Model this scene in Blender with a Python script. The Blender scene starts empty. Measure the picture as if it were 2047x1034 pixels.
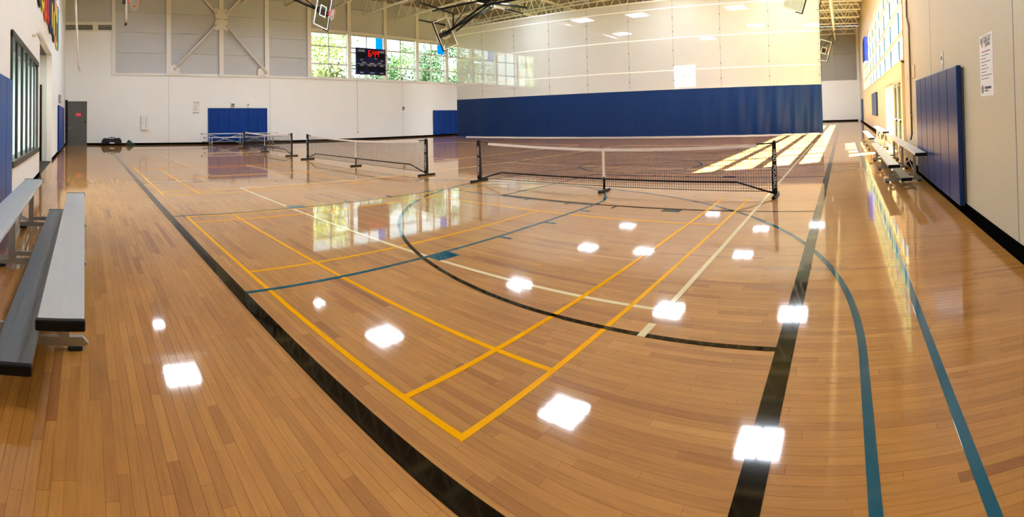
import bpy, math, random
from mathutils import Matrix, Vector
from math import sin, cos, pi, radians, atan2, hypot
random.seed(7)
scene = bpy.context.scene
COL = scene.collection

# ------------------------------------------------------------------ camera
# the photograph is a hand-held sweep: a cylindrical panorama of about 121 degrees
W_PX, H_PX = 2047, 1034
K, CYP = 965.747, 213.195
PITCH, ROLL, YAW = -0.0213678, -0.0218662, -0.6862958
EYE = 1.54
R = Matrix.Rotation(ROLL, 3, 'Y') @ Matrix.Rotation(PITCH, 3, 'X') @ Matrix.Rotation(YAW, 3, 'Z')
cd = bpy.data.cameras.new('camera')
cam = bpy.data.objects.new('camera', cd)
COL.objects.link(cam)
cam.matrix_world = Matrix.Translation((0, 0, EYE)) @ Matrix((R[0], R[2], -R[1])).transposed().to_4x4()
cd.type = 'PANO'
cd.panorama_type = 'CENTRAL_CYLINDRICAL'
cd.central_cylindrical_range_u_min = -W_PX / 2 / K
cd.central_cylindrical_range_u_max = W_PX / 2 / K
cd.central_cylindrical_range_v_min = (CYP - H_PX) / K
cd.central_cylindrical_range_v_max = CYP / K
cd.central_cylindrical_radius = 1.0
cd.clip_start, cd.clip_end = 0.05, 500
scene.camera = cam

# ------------------------------------------------------------------ light, exposure
LAMP = 58.0
SUN = 175.0
w = bpy.data.worlds.new('world'); scene.world = w; w.use_nodes = True
nt = w.node_tree; nt.nodes.clear()
sky = nt.nodes.new('ShaderNodeTexSky'); sky.sky_type = 'NISHITA'
sky.sun_disc = False; sky.sun_elevation = radians(42); sky.sun_rotation = radians(53)
sky.dust_density = 2.5; sky.air_density = 1.0
bg = nt.nodes.new('ShaderNodeBackground'); bg.inputs['Strength'].default_value = 0.42
wo = nt.nodes.new('ShaderNodeOutputWorld')
hz = nt.nodes.new('ShaderNodeMix'); hz.data_type = 'RGBA'; hz.inputs['Factor'].default_value = 0.6
hz.inputs['B'].default_value = (5.2, 5.1, 4.7, 1)      # thin bright haze over the whole sky
nt.links.new(sky.outputs[0], hz.inputs['A']); nt.links.new(hz.outputs['Result'], bg.inputs[0]); nt.links.new(bg.outputs[0], wo.inputs[0])
sd = bpy.data.lights.new('sun', 'SUN'); sd.energy = SUN; sd.angle = radians(0.6); sd.color = (1.0, 0.97, 0.93)
so = bpy.data.objects.new('sun', sd); COL.objects.link(so)
so.rotation_euler = Vector((-0.804, -0.595, -0.915)).to_track_quat('-Z', 'Y').to_euler()
so.location = (20, 25, 30)
vs = scene.view_settings
vs.view_transform = 'Standard'; vs.look = 'None'; vs.exposure = 0.94; vs.gamma = 1.0; vs.use_curve_mapping = False
scene.cycles.use_denoising = True
scene.cycles.max_bounces = 9; scene.cycles.diffuse_bounces = 4; scene.cycles.glossy_bounces = 4
scene.cycles.transparent_max_bounces = 24; scene.cycles.transmission_bounces = 6
scene.cycles.sample_clamp_indirect = 5.0
scene.cycles.adaptive_threshold = 0.025
scene.cycles.caustics_reflective = False; scene.cycles.caustics_refractive = False

# ------------------------------------------------------------------ helpers
def lin(c):
    r = []
    for v in c[:3]:
        v = v / 255.0
        r.append(v / 12.92 if v <= 0.04045 else ((v + 0.055) / 1.055) ** 2.4)
    return tuple(r) + (1.0,)

MATS = {}
def mat(name, rgb, rough=0.6, metal=0.0, var=0.06, scale=3.0, bump=0.0, bscale=40.0, spec=0.5, stretch=(1, 1, 1), emit=0.0):
    """a procedural principled material: base colour broken up by noise, optional fine relief"""
    if name in MATS: return MATS[name]
    m = bpy.data.materials.new(name); m.use_nodes = True
    t = m.node_tree; b = t.nodes['Principled BSDF']
    c = lin(rgb)
    tc = t.nodes.new('ShaderNodeTexCoord'); mp = t.nodes.new('ShaderNodeMapping'); mp.inputs['Scale'].default_value = stretch
    t.links.new(tc.outputs['Object'], mp.inputs[0])
    n = t.nodes.new('ShaderNodeTexNoise'); n.inputs['Scale'].default_value = scale; n.inputs['Detail'].default_value = 4
    t.links.new(mp.outputs[0], n.inputs['Vector'])
    mx = t.nodes.new('ShaderNodeMix'); mx.data_type = 'RGBA'
    mx.inputs['A'].default_value = tuple(min(1, v * (1 - var)) for v in c[:3]) + (1,)
    mx.inputs['B'].default_value = tuple(min(1, v * (1 + var)) for v in c[:3]) + (1,)
    t.links.new(n.outputs['Fac'], mx.inputs['Factor'])
    t.links.new(mx.outputs['Result'], b.inputs['Base Color'])
    b.inputs['Roughness'].default_value = rough; b.inputs['Metallic'].default_value = metal
    b.inputs['Specular IOR Level'].default_value = spec
    if bump:
        n2 = t.nodes.new('ShaderNodeTexNoise'); n2.inputs['Scale'].default_value = bscale
        t.links.new(mp.outputs[0], n2.inputs['Vector'])
        bp = t.nodes.new('ShaderNodeBump'); bp.inputs['Strength'].default_value = bump; bp.inputs['Distance'].default_value = 0.01
        t.links.new(n2.outputs['Fac'], bp.inputs['Height']); t.links.new(bp.outputs[0], b.inputs['Normal'])
    if emit:
        t.links.new(mx.outputs['Result'], b.inputs['Emission Color']); b.inputs['Emission Strength'].default_value = emit
    MATS[name] = m
    return m

def emitter(name, rgb, s):
    m = bpy.data.materials.new(name); m.use_nodes = True
    t = m.node_tree; t.nodes.clear()
    e = t.nodes.new('ShaderNodeEmission'); e.inputs[0].default_value = lin(rgb); e.inputs[1].default_value = s
    o = t.nodes.new('ShaderNodeOutputMaterial'); t.links.new(e.outputs[0], o.inputs[0])
    MATS[name] = m; return m

def thin_glass(name, tint=(235, 245, 245), gloss=0.08, rough=0.0):
    m = bpy.data.materials.new(name); m.use_nodes = True
    t = m.node_tree; t.nodes.clear()
    tr = t.nodes.new('ShaderNodeBsdfTransparent'); tr.inputs[0].default_value = lin(tint)
    gl = t.nodes.new('ShaderNodeBsdfGlossy'); gl.inputs['Roughness'].default_value = rough
    mx = t.nodes.new('ShaderNodeMixShader'); mx.inputs[0].default_value = gloss
    o = t.nodes.new('ShaderNodeOutputMaterial')
    t.links.new(tr.outputs[0], mx.inputs[1]); t.links.new(gl.outputs[0], mx.inputs[2]); t.links.new(mx.outputs[0], o.inputs[0])
    MATS[name] = m; return m

class MB:
    """collects simple solids and links them as one mesh object"""
    def __init__(s): s.v = []; s.f = []
    def box(s, x0, x1, y0, y1, z0, z1):
        b = len(s.v)
        s.v += [(x0, y0, z0), (x1, y0, z0), (x1, y1, z0), (x0, y1, z0), (x0, y0, z1), (x1, y0, z1), (x1, y1, z1), (x0, y1, z1)]
        s.f += [tuple(b + i for i in q) for q in ((0, 3, 2, 1), (4, 5, 6, 7), (0, 1, 5, 4), (1, 2, 6, 5), (2, 3, 7, 6), (3, 0, 4, 7))]
        return s
    def rbox(s, x0, x1, y0, y1, z0, z1, r=0.01):
        """box with its edges chamfered"""
        b = len(s.v)
        r = min(r, abs(x1 - x0) / 2.01, abs(y1 - y0) / 2.01, abs(z1 - z0) / 2.01)
        def ring(z, i):
            return [(x0 + i, y0 + r + i * 0, z) if 0 else p for p in (
                (x0 + r + i, y0 + i, z), (x1 - r - i, y0 + i, z), (x1 - i, y0 + r + i, z), (x1 - i, y1 - r - i, z),
                (x1 - r - i, y1 - i, z), (x0 + r + i, y1 - i, z), (x0 + i, y1 - r - i, z), (x0 + i, y0 + r + i, z))]
        s.v += ring(z0, r * 0.6) + ring(z0 + r, 0) + ring(z1 - r, 0) + ring(z1, r * 0.6)
        s.f.append(tuple(b + 7 - i for i in range(8)))
        for k in range(3):
            for i in range(8):
                j = (i + 1) % 8
                s.f.append((b + k * 8 + i, b + k * 8 + j, b + k * 8 + 8 + j, b + k * 8 + 8 + i))
        s.f.append(tuple(b + 24 + i for i in range(8)))
        return s
    def tube(s, p, q, r, n=8, r2=None, caps=True):
        p = Vector(p); q = Vector(q); d = q - p
        if d.length < 1e-6: return s
        d.normalize()
        a = d.orthogonal().normalized() if abs(d.z) > 0.999 else Vector((-d.y, d.x, 0)).normalized()
        c = d.cross(a)
        b = len(s.v); r2 = r if r2 is None else r2
        for P, rr in ((p, r), (q, r2)):
            for i in range(n):
                an = 2 * pi * i / n + pi / n
                s.v.append(tuple(P + a * (rr * cos(an)) + c * (rr * sin(an))))
        for i in range(n):
            j = (i + 1) % n
            s.f.append((b + i, b + j, b + n + j, b + n + i))
        if caps:
            s.f.append(tuple(b + n - 1 - i for i in range(n))); s.f.append(tuple(b + n + i for i in range(n)))
        return s
    def bar(s, p, q, wd, hd):
        """oriented rectangular bar from p to q, wd wide (horizontal), hd high"""
        p = Vector(p); q = Vector(q); d = (q - p).normalized()
        a = Vector((-d.y, d.x, 0)).normalized() if hypot(d.x, d.y) > 1e-4 else Vector((1, 0, 0))
        c = d.cross(a); b = len(s.v)
        for P in (p, q):
            for u, v in ((-1, -1), (1, -1), (1, 1), (-1, 1)):
                s.v.append(tuple(P + a * (u * wd / 2) + c * (v * hd / 2)))
        s.f += [tuple(b + i for i in t) for t in ((0, 3, 2, 1), (4, 5, 6, 7), (0, 1, 5, 4), (1, 2, 6, 5), (2, 3, 7, 6), (3, 0, 4, 7))]
        return s
    def path(s, pts, r, n=6):
        for p, q in zip(pts[:-1], pts[1:]): s.tube(p, q, r, n)
        return s
    def prism(s, poly, axis, a0, a1):
        """polygon (list of 2d points) extruded along axis 'x' (points y,z), 'y' (x,z) or 'z' (x,y)"""
        b = len(s.v); n = len(poly)
        def P(p, a): return {'x': (a, p[0], p[1]), 'y': (p[0], a, p[1]), 'z': (p[0], p[1], a)}[axis]
        s.v += [P(p, a0) for p in poly] + [P(p, a1) for p in poly]
        s.f.append(tuple(b + n - 1 - i for i in range(n))); s.f.append(tuple(b + n + i for i in range(n)))
        for i in range(n):
            j = (i + 1) % n
            s.f.append((b + i, b + j, b + n + j, b + n + i))
        return s
    def ball(s, c, rx, ry, rz, n=10, m=6, jit=0.0):
        b = len(s.v)
        s.v.append((c[0], c[1], c[2] - rz))
        for k in range(1, m):
            ph = -pi / 2 + pi * k / m
            for i in range(n):
                th = 2 * pi * i / n; j = 1 + random.uniform(-jit, jit)
                s.v.append((c[0] + rx * cos(ph) * cos(th) * j, c[1] + ry * cos(ph) * sin(th) * j, c[2] + rz * sin(ph) * j))
        s.v.append((c[0], c[1], c[2] + rz)); top = len(s.v) - 1
        for i in range(n):
            j = (i + 1) % n
            s.f.append((b, b + 1 + j, b + 1 + i)); s.f.append((top, top - n + i, top - n + j))
            for k in range(m - 2):
                s.f.append((b + 1 + k * n + i, b + 1 + k * n + j, b + 1 + (k + 1) * n + j, b + 1 + (k + 1) * n + i))
        return s
    def torus(s, c, R_, r, n=24, m=8):
        b = len(s.v)
        for i in range(n):
            th = 2 * pi * i / n
            for k in range(m):
                ph = 2 * pi * k / m
                s.v.append((c[0] + (R_ + r * cos(ph)) * cos(th), c[1] + (R_ + r * cos(ph)) * sin(th), c[2] + r * sin(ph)))
        for i in range(n):
            for k in range(m):
                i2 = (i + 1) % n; k2 = (k + 1) % m
                s.f.append((b + i * m + k, b + i2 * m + k, b + i2 * m + k2, b + i * m + k2))
        return s
    def mesh(s, name, m, smooth=False):
        me = bpy.data.meshes.new(name); me.from_pydata(s.v, [], s.f); me.validate(); me.update()
        if m: me.materials.append(m)
        if smooth: me.polygons.foreach_set('use_smooth', [True] * len(me.polygons))
        return me
    def build(s, name, m, parent=None, smooth=False):
        o = bpy.data.objects.new(name, s.mesh(name, m, smooth)); COL.objects.link(o)
        if parent: o.parent = parent
        return o

def tag(o, label=None, cat=None, group=None, kind=None):
    if label: o['label'] = label
    if cat: o['category'] = cat
    if group: o['group'] = group
    if kind: o['kind'] = kind
    return o
def thing(name, label, cat, loc=(0, 0, 0), rz=0.0, group=None, mw=None):
    o = bpy.data.objects.new(name, None); COL.objects.link(o); o.empty_display_size = 0.2
    if mw is not None: o.matrix_world = mw
    else: o.location = loc; o.rotation_euler = (0, 0, rz)
    return tag(o, label, cat, group)
def copy_tree(o, parent=None):
    c = o.copy(); COL.objects.link(c); c.parent = parent
    if parent: c.matrix_parent_inverse = o.matrix_parent_inverse.copy()
    for ch in list(o.children): copy_tree(ch, c)
    return c
AX = {'+x': Matrix(((0, 0, 1), (1, 0, 0), (0, 1, 0))), '-x': Matrix(((0, 0, -1), (-1, 0, 0), (0, 1, 0))),
      '-y': Matrix(((1, 0, 0), (0, 0, -1), (0, 1, 0))), 'post': Matrix(((0, 1, 0), (0, 0, -1), (-1, 0, 0)))}
def text(body, size, m, parent, loc, face, align='CENTER', extrude=0.002, sx=1.0, name='lettering', shear=0.0):
    c = bpy.data.curves.new(name, 'FONT'); c.body = body; c.size = size; c.extrude = extrude
    c.align_x = align; c.align_y = 'CENTER'; c.shear = shear
    c.materials.append(m)
    tmp = bpy.data.objects.new(name, c); COL.objects.link(tmp)
    dg = bpy.context.evaluated_depsgraph_get()
    me = bpy.data.meshes.new_from_object(tmp.evaluated_get(dg)); me.name = name
    bpy.data.objects.remove(tmp)
    o = bpy.data.objects.new(name, me); COL.objects.link(o); o.parent = parent
    o.matrix_local = Matrix.Translation(loc) @ AX[face].to_4x4() @ Matrix.Diagonal((sx, 1, 1, 1))
    return o

# ------------------------------------------------------------------ materials
M_wall = mat('wall_paint_white', (243, 244, 241), 0.55, var=0.025, scale=0.6, bump=0.08, bscale=60)
M_wallC = mat('wall_paint_cream', (205, 194, 166), 0.5, var=0.03, scale=0.6, bump=0.10, bscale=55)
M_panel = mat('upper_metal_panel', (192, 194, 196), 0.5, var=0.03, scale=1.0)
M_steelw = mat('painted_steel_white', (232, 231, 226), 0.45, var=0.03)
M_base = mat('vinyl_base_black', (9, 9, 8), 0.85, var=0.2, spec=0.0)
M_deck = mat('roof_deck', (150, 140, 116), 0.6, var=0.05)
M_joist = mat('joist_paint', (240, 238, 230), 0.5, var=0.03)
M_pad = mat('pad_vinyl_blue', (0, 52, 132), 0.4, spec=0.12, var=0.05, bump=0.05, bscale=90)
M_padC = mat('pad_vinyl_navy', (10, 46, 102), 0.33, spec=0.25, var=0.05, bump=0.05, bscale=90)
M_black = mat('black_powder_coat', (9, 9, 9), 0.45, var=0.15, spec=0.2)
M_plastic = mat('black_plastic_cap', (8, 8, 9), 0.5, var=0.2, spec=0.25)
M_rubber = mat('black_rubber', (26, 26, 26), 0.8, var=0.2)
M_alu = mat('brushed_aluminium', (204, 207, 210), 0.38, 0.3, var=0.05, scale=6, stretch=(0.6, 30, 30), bump=0.04, bscale=12)
M_aluD = mat('worn_aluminium_footboard', (120, 126, 134), 0.42, 0.55, var=0.12, scale=5, stretch=(0.5, 24, 24), bump=0.06, bscale=12)
M_galv = mat('aluminium_frame', (168, 166, 158), 0.42, 0.6, var=0.08)
M_frame = mat('window_frame_dark', (58, 56, 48), 0.45, 0.2, var=0.06)
M_winfr = mat('window_frame_grey', (196, 198, 196), 0.45, 0.1, var=0.04)
M_winfrC = mat('window_frame_cream', (198, 188, 164), 0.45, var=0.03)
M_winbl = mat('window_mullion_blue_grey', (30, 70, 104), 0.4, 0.2, var=0.06)
M_doorg = mat('door_paint_grey', (84, 84, 82), 0.5, var=0.04)
M_white = mat('white_paint', (240, 240, 236), 0.45, var=0.02)
M_cloth = mat('white_net_tape', (236, 230, 228), 0.7, var=0.03)
M_string = mat('net_cord_black', (34, 30, 28), 0.7, var=0.1)
M_red = mat('rim_red_orange', (226, 62, 34), 0.4, var=0.05)
M_grey = mat('grey_paint', (150, 150, 146), 0.5, var=0.04)
M_dgrey = mat('dark_grey_paint', (86, 82, 76), 0.6, var=0.06)
M_office = mat('office_wall_grey', (206, 210, 204), 0.6, var=0.03)
M_paper = mat('poster_paper', (240, 239, 236), 0.55, var=0.015)
M_ink = mat('print_ink_dark', (52, 56, 72), 0.7, var=0.05)
M_inkl = mat('print_ink_grey', (140, 138, 138), 0.7, var=0.05)
M_inkr = mat('print_ink_red', (176, 70, 58), 0.7, var=0.05)
M_glass = thin_glass('window_glass')
M_glassB = thin_glass('backboard_glass', (230, 236, 232), 0.08)
M_lamp = emitter('lamp_lens', (228, 241, 255), LAMP)
M_fillo = emitter('office_lamp_lens', (250, 252, 250), 75.0)
M_navy = mat('scoreboard_navy', (14, 18, 66), 0.5, var=0.1, spec=0.15)
M_navyd = mat('scoreboard_display_black', (6, 7, 20), 0.5, var=0.1, spec=0.1)
M_led = emitter('led_red', (255, 26, 16), 1.3)
M_sbtxt = mat('scoreboard_lettering', (246, 248, 252), 0.5, var=0.02)
M_exit = emitter('exit_red', (255, 40, 30), 2.5)

# ------------------------------------------------------------------ floor
WB, WC, WA, WD, TOP = -31.5, 1.65, -1.28, 56.0, 11.0
def wood(name, src):
    """maple strip flooring under a glossy finish; src picks where a strip's own tone comes from"""
    m = bpy.data.materials.new(name); m.use_nodes = True
    t = m.node_tree; b = t.nodes['Principled BSDF']; L = t.links.new
    geo = t.nodes.new('ShaderNodeNewGeometry')
    if src == 'object':
        oi = t.nodes.new('ShaderNodeObjectInfo'); sp = t.nodes.new('ShaderNodeSeparateColor'); L(oi.outputs['Color'], sp.inputs[0]); tone = sp.outputs['Red']
    elif src == 'attr':
        at = t.nodes.new('ShaderNodeAttribute'); at.attribute_name = 'tone'; tone = at.outputs['Fac']
    else:
        sx = t.nodes.new('ShaderNodeSeparateXYZ'); L(geo.outputs['Position'], sx.inputs[0])
        def M(op, a, bb):
            n = t.nodes.new('ShaderNodeMath'); n.operation = op
            for i, vv in enumerate((a, bb)):
                if vv is None: continue
                if isinstance(vv, (int, float)): n.inputs[i].default_value = vv
                else: L(vv, n.inputs[i])
            return n.outputs[0]
        row = M('FLOOR', M('DIVIDE', sx.outputs['Y'], 0.057), None)
        wn = t.nodes.new('ShaderNodeTexWhiteNoise'); wn.noise_dimensions = '1D'; L(row, wn.inputs['W'])
        cell = M('FLOOR', M('DIVIDE', M('ADD', sx.outputs['X'], M('MULTIPLY', wn.outputs['Value'], 9.0)), 0.85), None)
        cb = t.nodes.new('ShaderNodeCombineXYZ'); L(row, cb.inputs[0]); L(cell, cb.inputs[1])
        w2 = t.nodes.new('ShaderNodeTexWhiteNoise'); w2.noise_dimensions = '2D'; L(cb.outputs[0], w2.inputs['Vector'])
        tone = M('ADD', M('MULTIPLY', w2.outputs['Value'], 0.3), 0.35)
    ramp = t.nodes.new('ShaderNodeValToRGB'); L(tone, ramp.inputs[0])
    e = ramp.color_ramp.elements
    e[0].position = 0.0; e[0].color = lin((142, 86, 32))
    e[1].position = 1.0; e[1].color = lin((198, 142, 68))
    for pos, c in ((0.12, (163, 106, 42)), (0.5, (181, 124, 52)), (0.85, (190, 133, 60))):
        x = e.new(pos); x.color = lin(c)
    mp = t.nodes.new('ShaderNodeMapping'); mp.inputs['Scale'].default_value = (2.2, 45, 1); L(geo.outputs['Position'], mp.inputs[0])
    ns = t.nodes.new('ShaderNodeTexNoise'); ns.inputs['Scale'].default_value = 1.6; ns.inputs['Detail'].default_value = 6; ns.inputs['Roughness'].default_value = 0.6
    L(mp.outputs[0], ns.inputs['Vector'])
    gr = t.nodes.new('ShaderNodeValToRGB'); L(ns.outputs['Fac'], gr.inputs[0])
    gr.color_ramp.elements[0].position = 0.28; gr.color_ramp.elements[0].color = (0.80, 0.75, 0.70, 1)
    gr.color_ramp.elements[1].position = 0.62; gr.color_ramp.elements[1].color = (1.05, 1.04, 1.02, 1)
    mx = t.nodes.new('ShaderNodeMix'); mx.data_type = 'RGBA'; mx.blend_type = 'MULTIPLY'; mx.inputs['Factor'].default_value = 0.35 if src == 'cell' else 0.85
    L(ramp.outputs[0], mx.inputs['A']); L(gr.outputs[0], mx.inputs['B'])
    # large patches of wear
    n3 = t.nodes.new('ShaderNodeTexNoise'); n3.inputs['Scale'].default_value = 0.7; n3.inputs['Detail'].default_value = 3; L(geo.outputs['Position'], n3.inputs['Vector'])
    g3 = t.nodes.new('ShaderNodeValToRGB'); L(n3.outputs['Fac'], g3.inputs[0])
    g3.color_ramp.elements[0].position = 0.3; g3.color_ramp.elements[0].color = (0.88, 0.86, 0.83, 1)
    g3.color_ramp.elements[1].position = 0.65; g3.color_ramp.elements[1].color = (1.04, 1.04, 1.04, 1)
    m2 = t.nodes.new('ShaderNodeMix'); m2.data_type = 'RGBA'; m2.blend_type = 'MULTIPLY'; m2.inputs['Factor'].default_value = 1
    L(mx.outputs['Result'], m2.inputs['A']); L(g3.outputs[0], m2.inputs['B'])
    L(m2.outputs['Result'], b.inputs['Base Color'])
    b.inputs['Roughness'].default_value = 0.55
    b.inputs['Specular IOR Level'].default_value = 0.2
    b.inputs['Coat Weight'].default_value = 1.0; b.inputs['Coat Roughness'].default_value = 0.045; b.inputs['Coat IOR'].default_value = 1.36
    mp2 = t.nodes.new('ShaderNodeMapping'); mp2.inputs['Scale'].default_value = (1.2, 14, 1); L(geo.outputs['Position'], mp2.inputs[0])
    nb = t.nodes.new('ShaderNodeTexNoise'); nb.inputs['Scale'].default_value = 1.3; nb.inputs['Detail'].default_value = 1; L(mp2.outputs[0], nb.inputs['Vector'])
    bp = t.nodes.new('ShaderNodeBump'); bp.inputs['Strength'].default_value = 0.03; bp.inputs['Distance'].default_value = 0.003
    L(nb.outputs['Fac'], bp.inputs['Height']); L(bp.outputs[0], b.inputs['Coat Normal'])
    return m
W_obj, W_att, W_cell = wood('maple_strip', 'object'), wood('maple_strip_field', 'attr'), wood('maple_floor', 'cell')
M_sub = mat('joint_filler_dark', (84, 52, 28), 0.6, var=0.1)
PX0, PY1 = -9.0, 5.6
fb = MB()
fb.box(WB, PX0, WA, WD, -0.05, 0); fb.box(PX0, 2.2, PY1, WD, -0.05, 0); fb.box(PX0, WC, WA, PY1, -0.06, -0.016)
floor = tag(fb.build('floor', W_cell), 'glossy maple strip gymnasium floor with painted court lines', 'floor', kind='structure')
def project(x, y, z):
    d = R @ Vector((x, y, z - EYE)); r = hypot(d.x, d.y)
    return W_PX / 2 + K * atan2(d.x, d.y), CYP - K * d.z / r
PW = 0.057
planks = []
row = 0; y = WA
while y < PY1 - 1e-6:
    y1 = min(y + PW, PY1); x = PX0 - 0.0
    while x < WC - 1e-6:
        ln = random.choice((0.35, 0.5, 0.6, 0.75, 0.9, 1.1, 1.3)) * random.uniform(0.85, 1.15)
        if x == PX0: ln *= random.random() * 0.9 + 0.1
        x1 = min(x + ln, WC)
        if WC - x1 < 0.15: x1 = WC
        tone = min(1, max(0, random.gauss(0.5, 0.17)))
        if random.random() < 0.035: tone = random.uniform(0.02, 0.2)
        planks.append((x, x1, y, y1, tone)); x = x1
    y = y1; row += 1
def seen(p):
    n = 0
    for a in (0.1, 0.5, 0.9):
        u, v = project(p[0] + (p[1] - p[0]) * a, (p[2] + p[3]) / 2, 0)
        if 0 < u < W_PX and 0 < v < H_PX: n += 1
    return n >= 2
def blocked(p):   # hidden behind the bleacher at the left
    xm, ym = (p[0] + p[1]) / 2, (p[2] + p[3]) / 2
    return ym < -0.05 and xm < -2.6
G = 0.0006
near = sorted([p for p in planks if seen(p) and not blocked(p) and p[1] - p[0] > 0.25], key=lambda p: hypot((p[0] + p[1]) / 2, (p[2] + p[3]) / 2))[:300]
near_set = set(id(p) for p in near)
unit = MB().box(0, 1, 0, 1, -1, 0).mesh('plank', W_obj)
for p in near:
    o = bpy.data.objects.new('plank', unit); COL.objects.link(o); o.parent = floor
    o.location = (p[0] + G, p[2] + G, 0); o.scale = (p[1] - p[0] - 2 * G, p[3] - p[2] - 2 * G, 0.018)
    o.color = (p[4], p[4], p[4], 1)
fm = MB(); tones = []
for p in planks:
    if id(p) in near_set: continue
    fm.box(p[0] + G, p[1] - G, p[2] + G, p[3] - G, -0.018, 0); tones += [p[4]] * 8
fo = fm.build('plank_field', W_att, floor); tag(fo, kind='stuff')
at = fo.data.attributes.new('tone', 'FLOAT', 'POINT'); at.data.foreach_set('value', tones)

def paint(name, rgb):
    m = mat(name, rgb, 0.5, var=0.05, scale=4)
    b = m.node_tree.nodes['Principled BSDF']
    b.inputs['Coat Weight'].default_value = 1.0; b.inputs['Coat Roughness'].default_value = 0.045; b.inputs['Coat IOR'].default_value = 1.33
    b.inputs['Specular IOR Level'].default_value = 0.0
    return m
P_blk, P_teal, P_yel, P_wht = paint('court_paint_black', (5, 5, 5)), paint('court_paint_teal', (4, 82, 102)), paint('court_paint_yellow', (240, 168, 4)), paint('court_paint_white', (232, 214, 170))
ZL = [0]
def level(lv):
    ZL[0] += 1; return 0.0008 + 0.0004 * lv + 0.00003 * ZL[0]
def line(a, b, wd, m, lv=0):
    """painted line as a thin film, its ends at a and b"""
    z = level(lv)
    mb = MB(); a = Vector((a[0], a[1], z / 2)); b = Vector((b[0], b[1], z / 2))
    mb.bar(a, b, wd, z); return mb.build('painted_line', m, floor)
def arc(c, r, a0, a1, wd, m, lv=0, pre=None, post=None):
    z = level(lv)
    mb = MB(); n = max(12, int(abs(a1 - a0) * r / 0.12)); pts = []
    for i in range(n + 1):
        an = a0 + (a1 - a0) * i / n; pts.append((c[0], c[1], cos(an), sin(an)))
    for x, y_, ca, sa in pts:
        for rr in (r - wd / 2, r + wd / 2): mb.v += [(x + rr * ca, y_ + rr * sa, z)]
    for i in range(n): mb.f.append((2 * i, 2 * i + 1, 2 * i + 3, 2 * i + 2))
    return mb.build('painted_line', m, floor)
BL, RB = 1.367, -0.424           # baseline (teal cross court) and black end line of the long court
FB = RB - 25.6
# long court, black
line((FB, BL), (RB + 0.06, BL), 0.118, P_blk, 5)
line((RB, BL), (RB, 20.2), 0.118, P_blk, 5)
line((RB, 21.5), (RB, 40.0), 0.118, P_blk, 5)
line((FB, BL), (FB, 20.2), 0.08, P_blk, 5)
CY0 = 9.08
arc((RB - 1.64, CY0), 6.0, -pi / 2, -3 * pi / 2, 0.05, P_blk, 4)
for s in (-1, 1):
    line((RB, CY0 + s * 6.0), (RB - 1.64, CY0 + s * 6.0), 0.05, P_blk, 4)
    line((RB, CY0 + s * 1.83), (RB - 5.84, CY0 + s * 1.83), 0.05, P_blk, 3)
    line((RB - 2.13, CY0 + s * 1.94), (RB - 2.43, CY0 + s * 1.94), 0.2, P_blk, 4)
    for k in (3.3, 4.2, 5.1): line((RB - k, CY0 + s * 1.85), (RB - k, CY0 + s * 2.04), 0.05, P_blk, 4)
line((RB - 5.81, CY0 - 1.83), (RB - 5.81, CY0 + 1.83), 0.05, P_blk, 3)
# cross court, teal
CX0 = -5.945
arc((CX0, BL + 1.6), 6.02, 0, pi, 0.055, P_teal, 2)
for s in (-1, 1):
    line((CX0 + s * 6.02, BL - 0.5 if s > 0 else BL), (CX0 + s * 6.02, BL + 1.6), 0.055, P_teal, 2)
    line((CX0 + s * 1.805, BL), (CX0 + s * 1.805, BL + 5.8), 0.05, P_teal, 3)
    line((CX0 + s * 1.92, BL + 2.13), (CX0 + s * 1.92, BL + 2.44), 0.2, P_teal, 4)
    for k in (3.35, 4.35, 5.33): line((CX0 + s * 1.82, BL + k), (CX0 + s * 2.02, BL + k), 0.05, P_teal, 4)
line((CX0 - 1.83, BL + 5.8), (CX0 + 1.83, BL + 5.8), 0.05, P_teal, 1)
arc((CX0, BL + 5.8), 1.82, 0, pi, 0.055, P_teal, 2)
arc((CX0, 13.2), 1.82, 0, 2 * pi, 0.055, P_teal, 2)
line((0.51, -1.0), (0.51, 24.8), 0.055, P_teal, 2)
arc((CX0, 24.8 - 1.6), 6.02, pi, 2 * pi, 0.055, P_blk, 2)
arc((CX0, 24.8 - 5.8), 1.82, pi, 2 * pi, 0.055, P_blk, 2)
line((-12.4, 13.2), (0.5, 13.2), 0.05, P_blk, 1)
# badminton, yellow
for x0, x1 in ((-1.70, -7.68), (-10.0, -16.0)):
    cx = (x0 + x1) / 2; xs_ = 0.46 if x0 > x1 else -0.46
    for yy, dy in ((1.64, 1),):
        line((x0 + 0.02, yy), (x1 - 0.02, yy), 0.042, P_yel, 1)
        line((x0, yy + dy * 0.77), (x1, yy + dy * 0.77), 0.042, P_yel, 0)
        line((cx, yy), (cx, yy + dy * 4.72), 0.042, P_yel, 0)
        line((x0, yy + dy * 4.72), (x1, yy + dy * 4.72), 0.042, P_yel, 0)
    for xx in (x0, x1, x0 - 0.456, x1 + 0.456): line((xx, 1.64), (xx, 8.34), 0.042, P_yel, 1)
# volleyball, cream white
for x0, x1 in ((-1.41, -10.6), (-13.2, -22.4)):
    line((x0 + 0.02, 3.52), (x1, 3.52), 0.05, P_wht, 0)
    for xx in (x0, x1): line((xx, 3.52), (xx, 21.5), 0.05, P_wht, 0)
    line((x0, 21.5), (x1, 21.5), 0.05, P_wht, 0)
    line((x0, 12.5), (x1, 12.5), 0.05, P_wht, 0)
line((-1.41, 3.05), (-1.41, 3.27), 0.06, P_wht, 0)

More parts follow.
